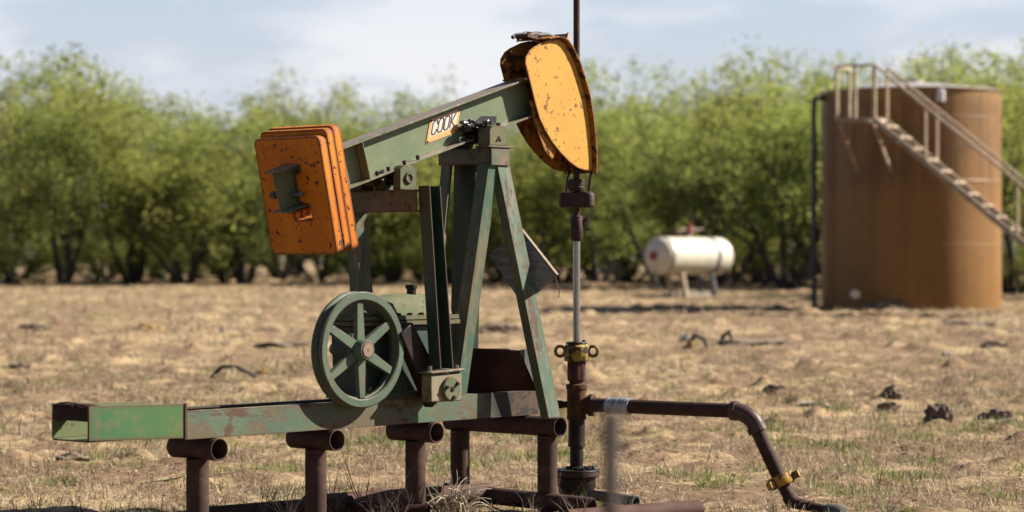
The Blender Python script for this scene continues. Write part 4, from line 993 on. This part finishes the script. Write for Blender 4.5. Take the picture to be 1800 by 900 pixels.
stick([(1205,612),(1222,588),(1238,596),(1244,612)], .03, 'curved dark root sticking up below the white tank'); stick([(1272,612),(1270,592),(1282,580),(1288,600)], .028, 'second upright dark root right of the curved one')
stick([(250,842),(300,838),(322,834)], .007, 'thin twig lying left of the leftmost pipe stand')
stick([(1340,505),(1400,520),(1440,526)], .03, 'grey dead branch sprawled left of the brown tank foot', TWIG)
rnd = random.Random(31)

# ------------------------------------------------------------------ light, sky, camera
HAZE_COL = (3.85, 4.25, 4.75, 1); CLOUD_COL = (6.3, 6.2, 6.25, 1)
AZ, EL = math.atan2(.98, .20), R(36)
S = Vector((math.sin(AZ)*math.cos(EL), math.cos(AZ)*math.cos(EL), math.sin(EL)))
ld = bpy.data.lights.new('sun', 'SUN'); ld.energy = 5.0; ld.angle = R(.5); ld.color = (1, .93, .82)
lo = bpy.data.objects.new('sun', ld); col.objects.link(lo); lo.rotation_euler = (-S).to_track_quat('-Z', 'Y').to_euler()
w = bpy.data.worlds.new('World'); sc.world = w; w.use_nodes = True; nt = w.node_tree; nt.nodes.clear()
out = nt.nodes.new('ShaderNodeOutputWorld'); bg = nt.nodes.new('ShaderNodeBackground'); sky = nt.nodes.new('ShaderNodeTexSky')
sky.sky_type = 'NISHITA'; sky.sun_disc = False; sky.sun_elevation = EL; sky.sun_rotation = AZ; sky.air_density = .5; sky.dust_density = .4; sky.ozone_density = 1.0
tc = nt.nodes.new('ShaderNodeTexCoord'); mp = nt.nodes.new('ShaderNodeMapping'); mp.inputs['Scale'].default_value = (1, 1, 3.2)
nz = nt.nodes.new('ShaderNodeTexNoise'); nz.inputs['Scale'].default_value = 7.5; nz.inputs['Detail'].default_value = 8; nz.inputs['Roughness'].default_value = .55
mr = nt.nodes.new('ShaderNodeMapRange'); mr.interpolation_type = 'SMOOTHSTEP'; mr.inputs['From Min'].default_value = .42; mr.inputs['From Max'].default_value = .64; mr.inputs['To Max'].default_value = .95
L = nt.links.new
def wm(op, a, b=0.0, clamp=False):
    x = nt.nodes.new('ShaderNodeMath'); x.operation = op; x.use_clamp = clamp
    for i, v in enumerate((a, b)):
        if isinstance(v, bpy.types.NodeSocket): L(v, x.inputs[i])
        else: x.inputs[i].default_value = v
    return x.outputs[0]
sx = nt.nodes.new('ShaderNodeSeparateXYZ'); L(tc.outputs['Generated'], sx.inputs[0])
haze = wm('POWER', 2.718, wm('MULTIPLY', wm('MAXIMUM', sx.outputs['Z'], 0.0), -8.0))      # pale horizon haze thinning upward
mx0 = nt.nodes.new('ShaderNodeMix'); mx0.data_type = 'RGBA'; mx0.inputs[7].default_value = HAZE_COL
mx = nt.nodes.new('ShaderNodeMix'); mx.data_type = 'RGBA'; mx.inputs[7].default_value = CLOUD_COL
L(tc.outputs['Generated'], mp.inputs[0]); L(mp.outputs[0], nz.inputs['Vector']); L(nz.outputs['Fac'], mr.inputs['Value'])
L(wm('MULTIPLY', haze, 1.9, True), mx0.inputs[0]); L(sky.outputs[0], mx0.inputs[6]); L(mx0.outputs[2], mx.inputs[6])
L(wm('MULTIPLY', mr.outputs[0], wm('POWER', haze, .6)), mx.inputs[0])
L(mx.outputs[2], bg.inputs[0]); bg.inputs[1].default_value = .05; L(bg.outputs[0], out.inputs[0])

cd = bpy.data.cameras.new('camera'); co = bpy.data.objects.new('camera', cd); col.objects.link(co); sc.camera = co
co.location = (0, 0, ZC); co.rotation_euler = (R(90), 0, 0)
cd.sensor_width = 36; cd.lens = F*36/1800; cd.shift_y = (HY-450)/1800; cd.clip_start = .1; cd.clip_end = 5000
cd.dof.use_dof = True; cd.dof.focus_distance = 13.3; cd.dof.aperture_fstop = 2.0; cd.dof.aperture_blades = 0
sc.view_settings.view_transform = 'Standard'; sc.view_settings.look = 'None'; sc.view_settings.gamma = 1; sc.view_settings.use_curve_mapping = False
sc.view_settings.exposure = 1.70
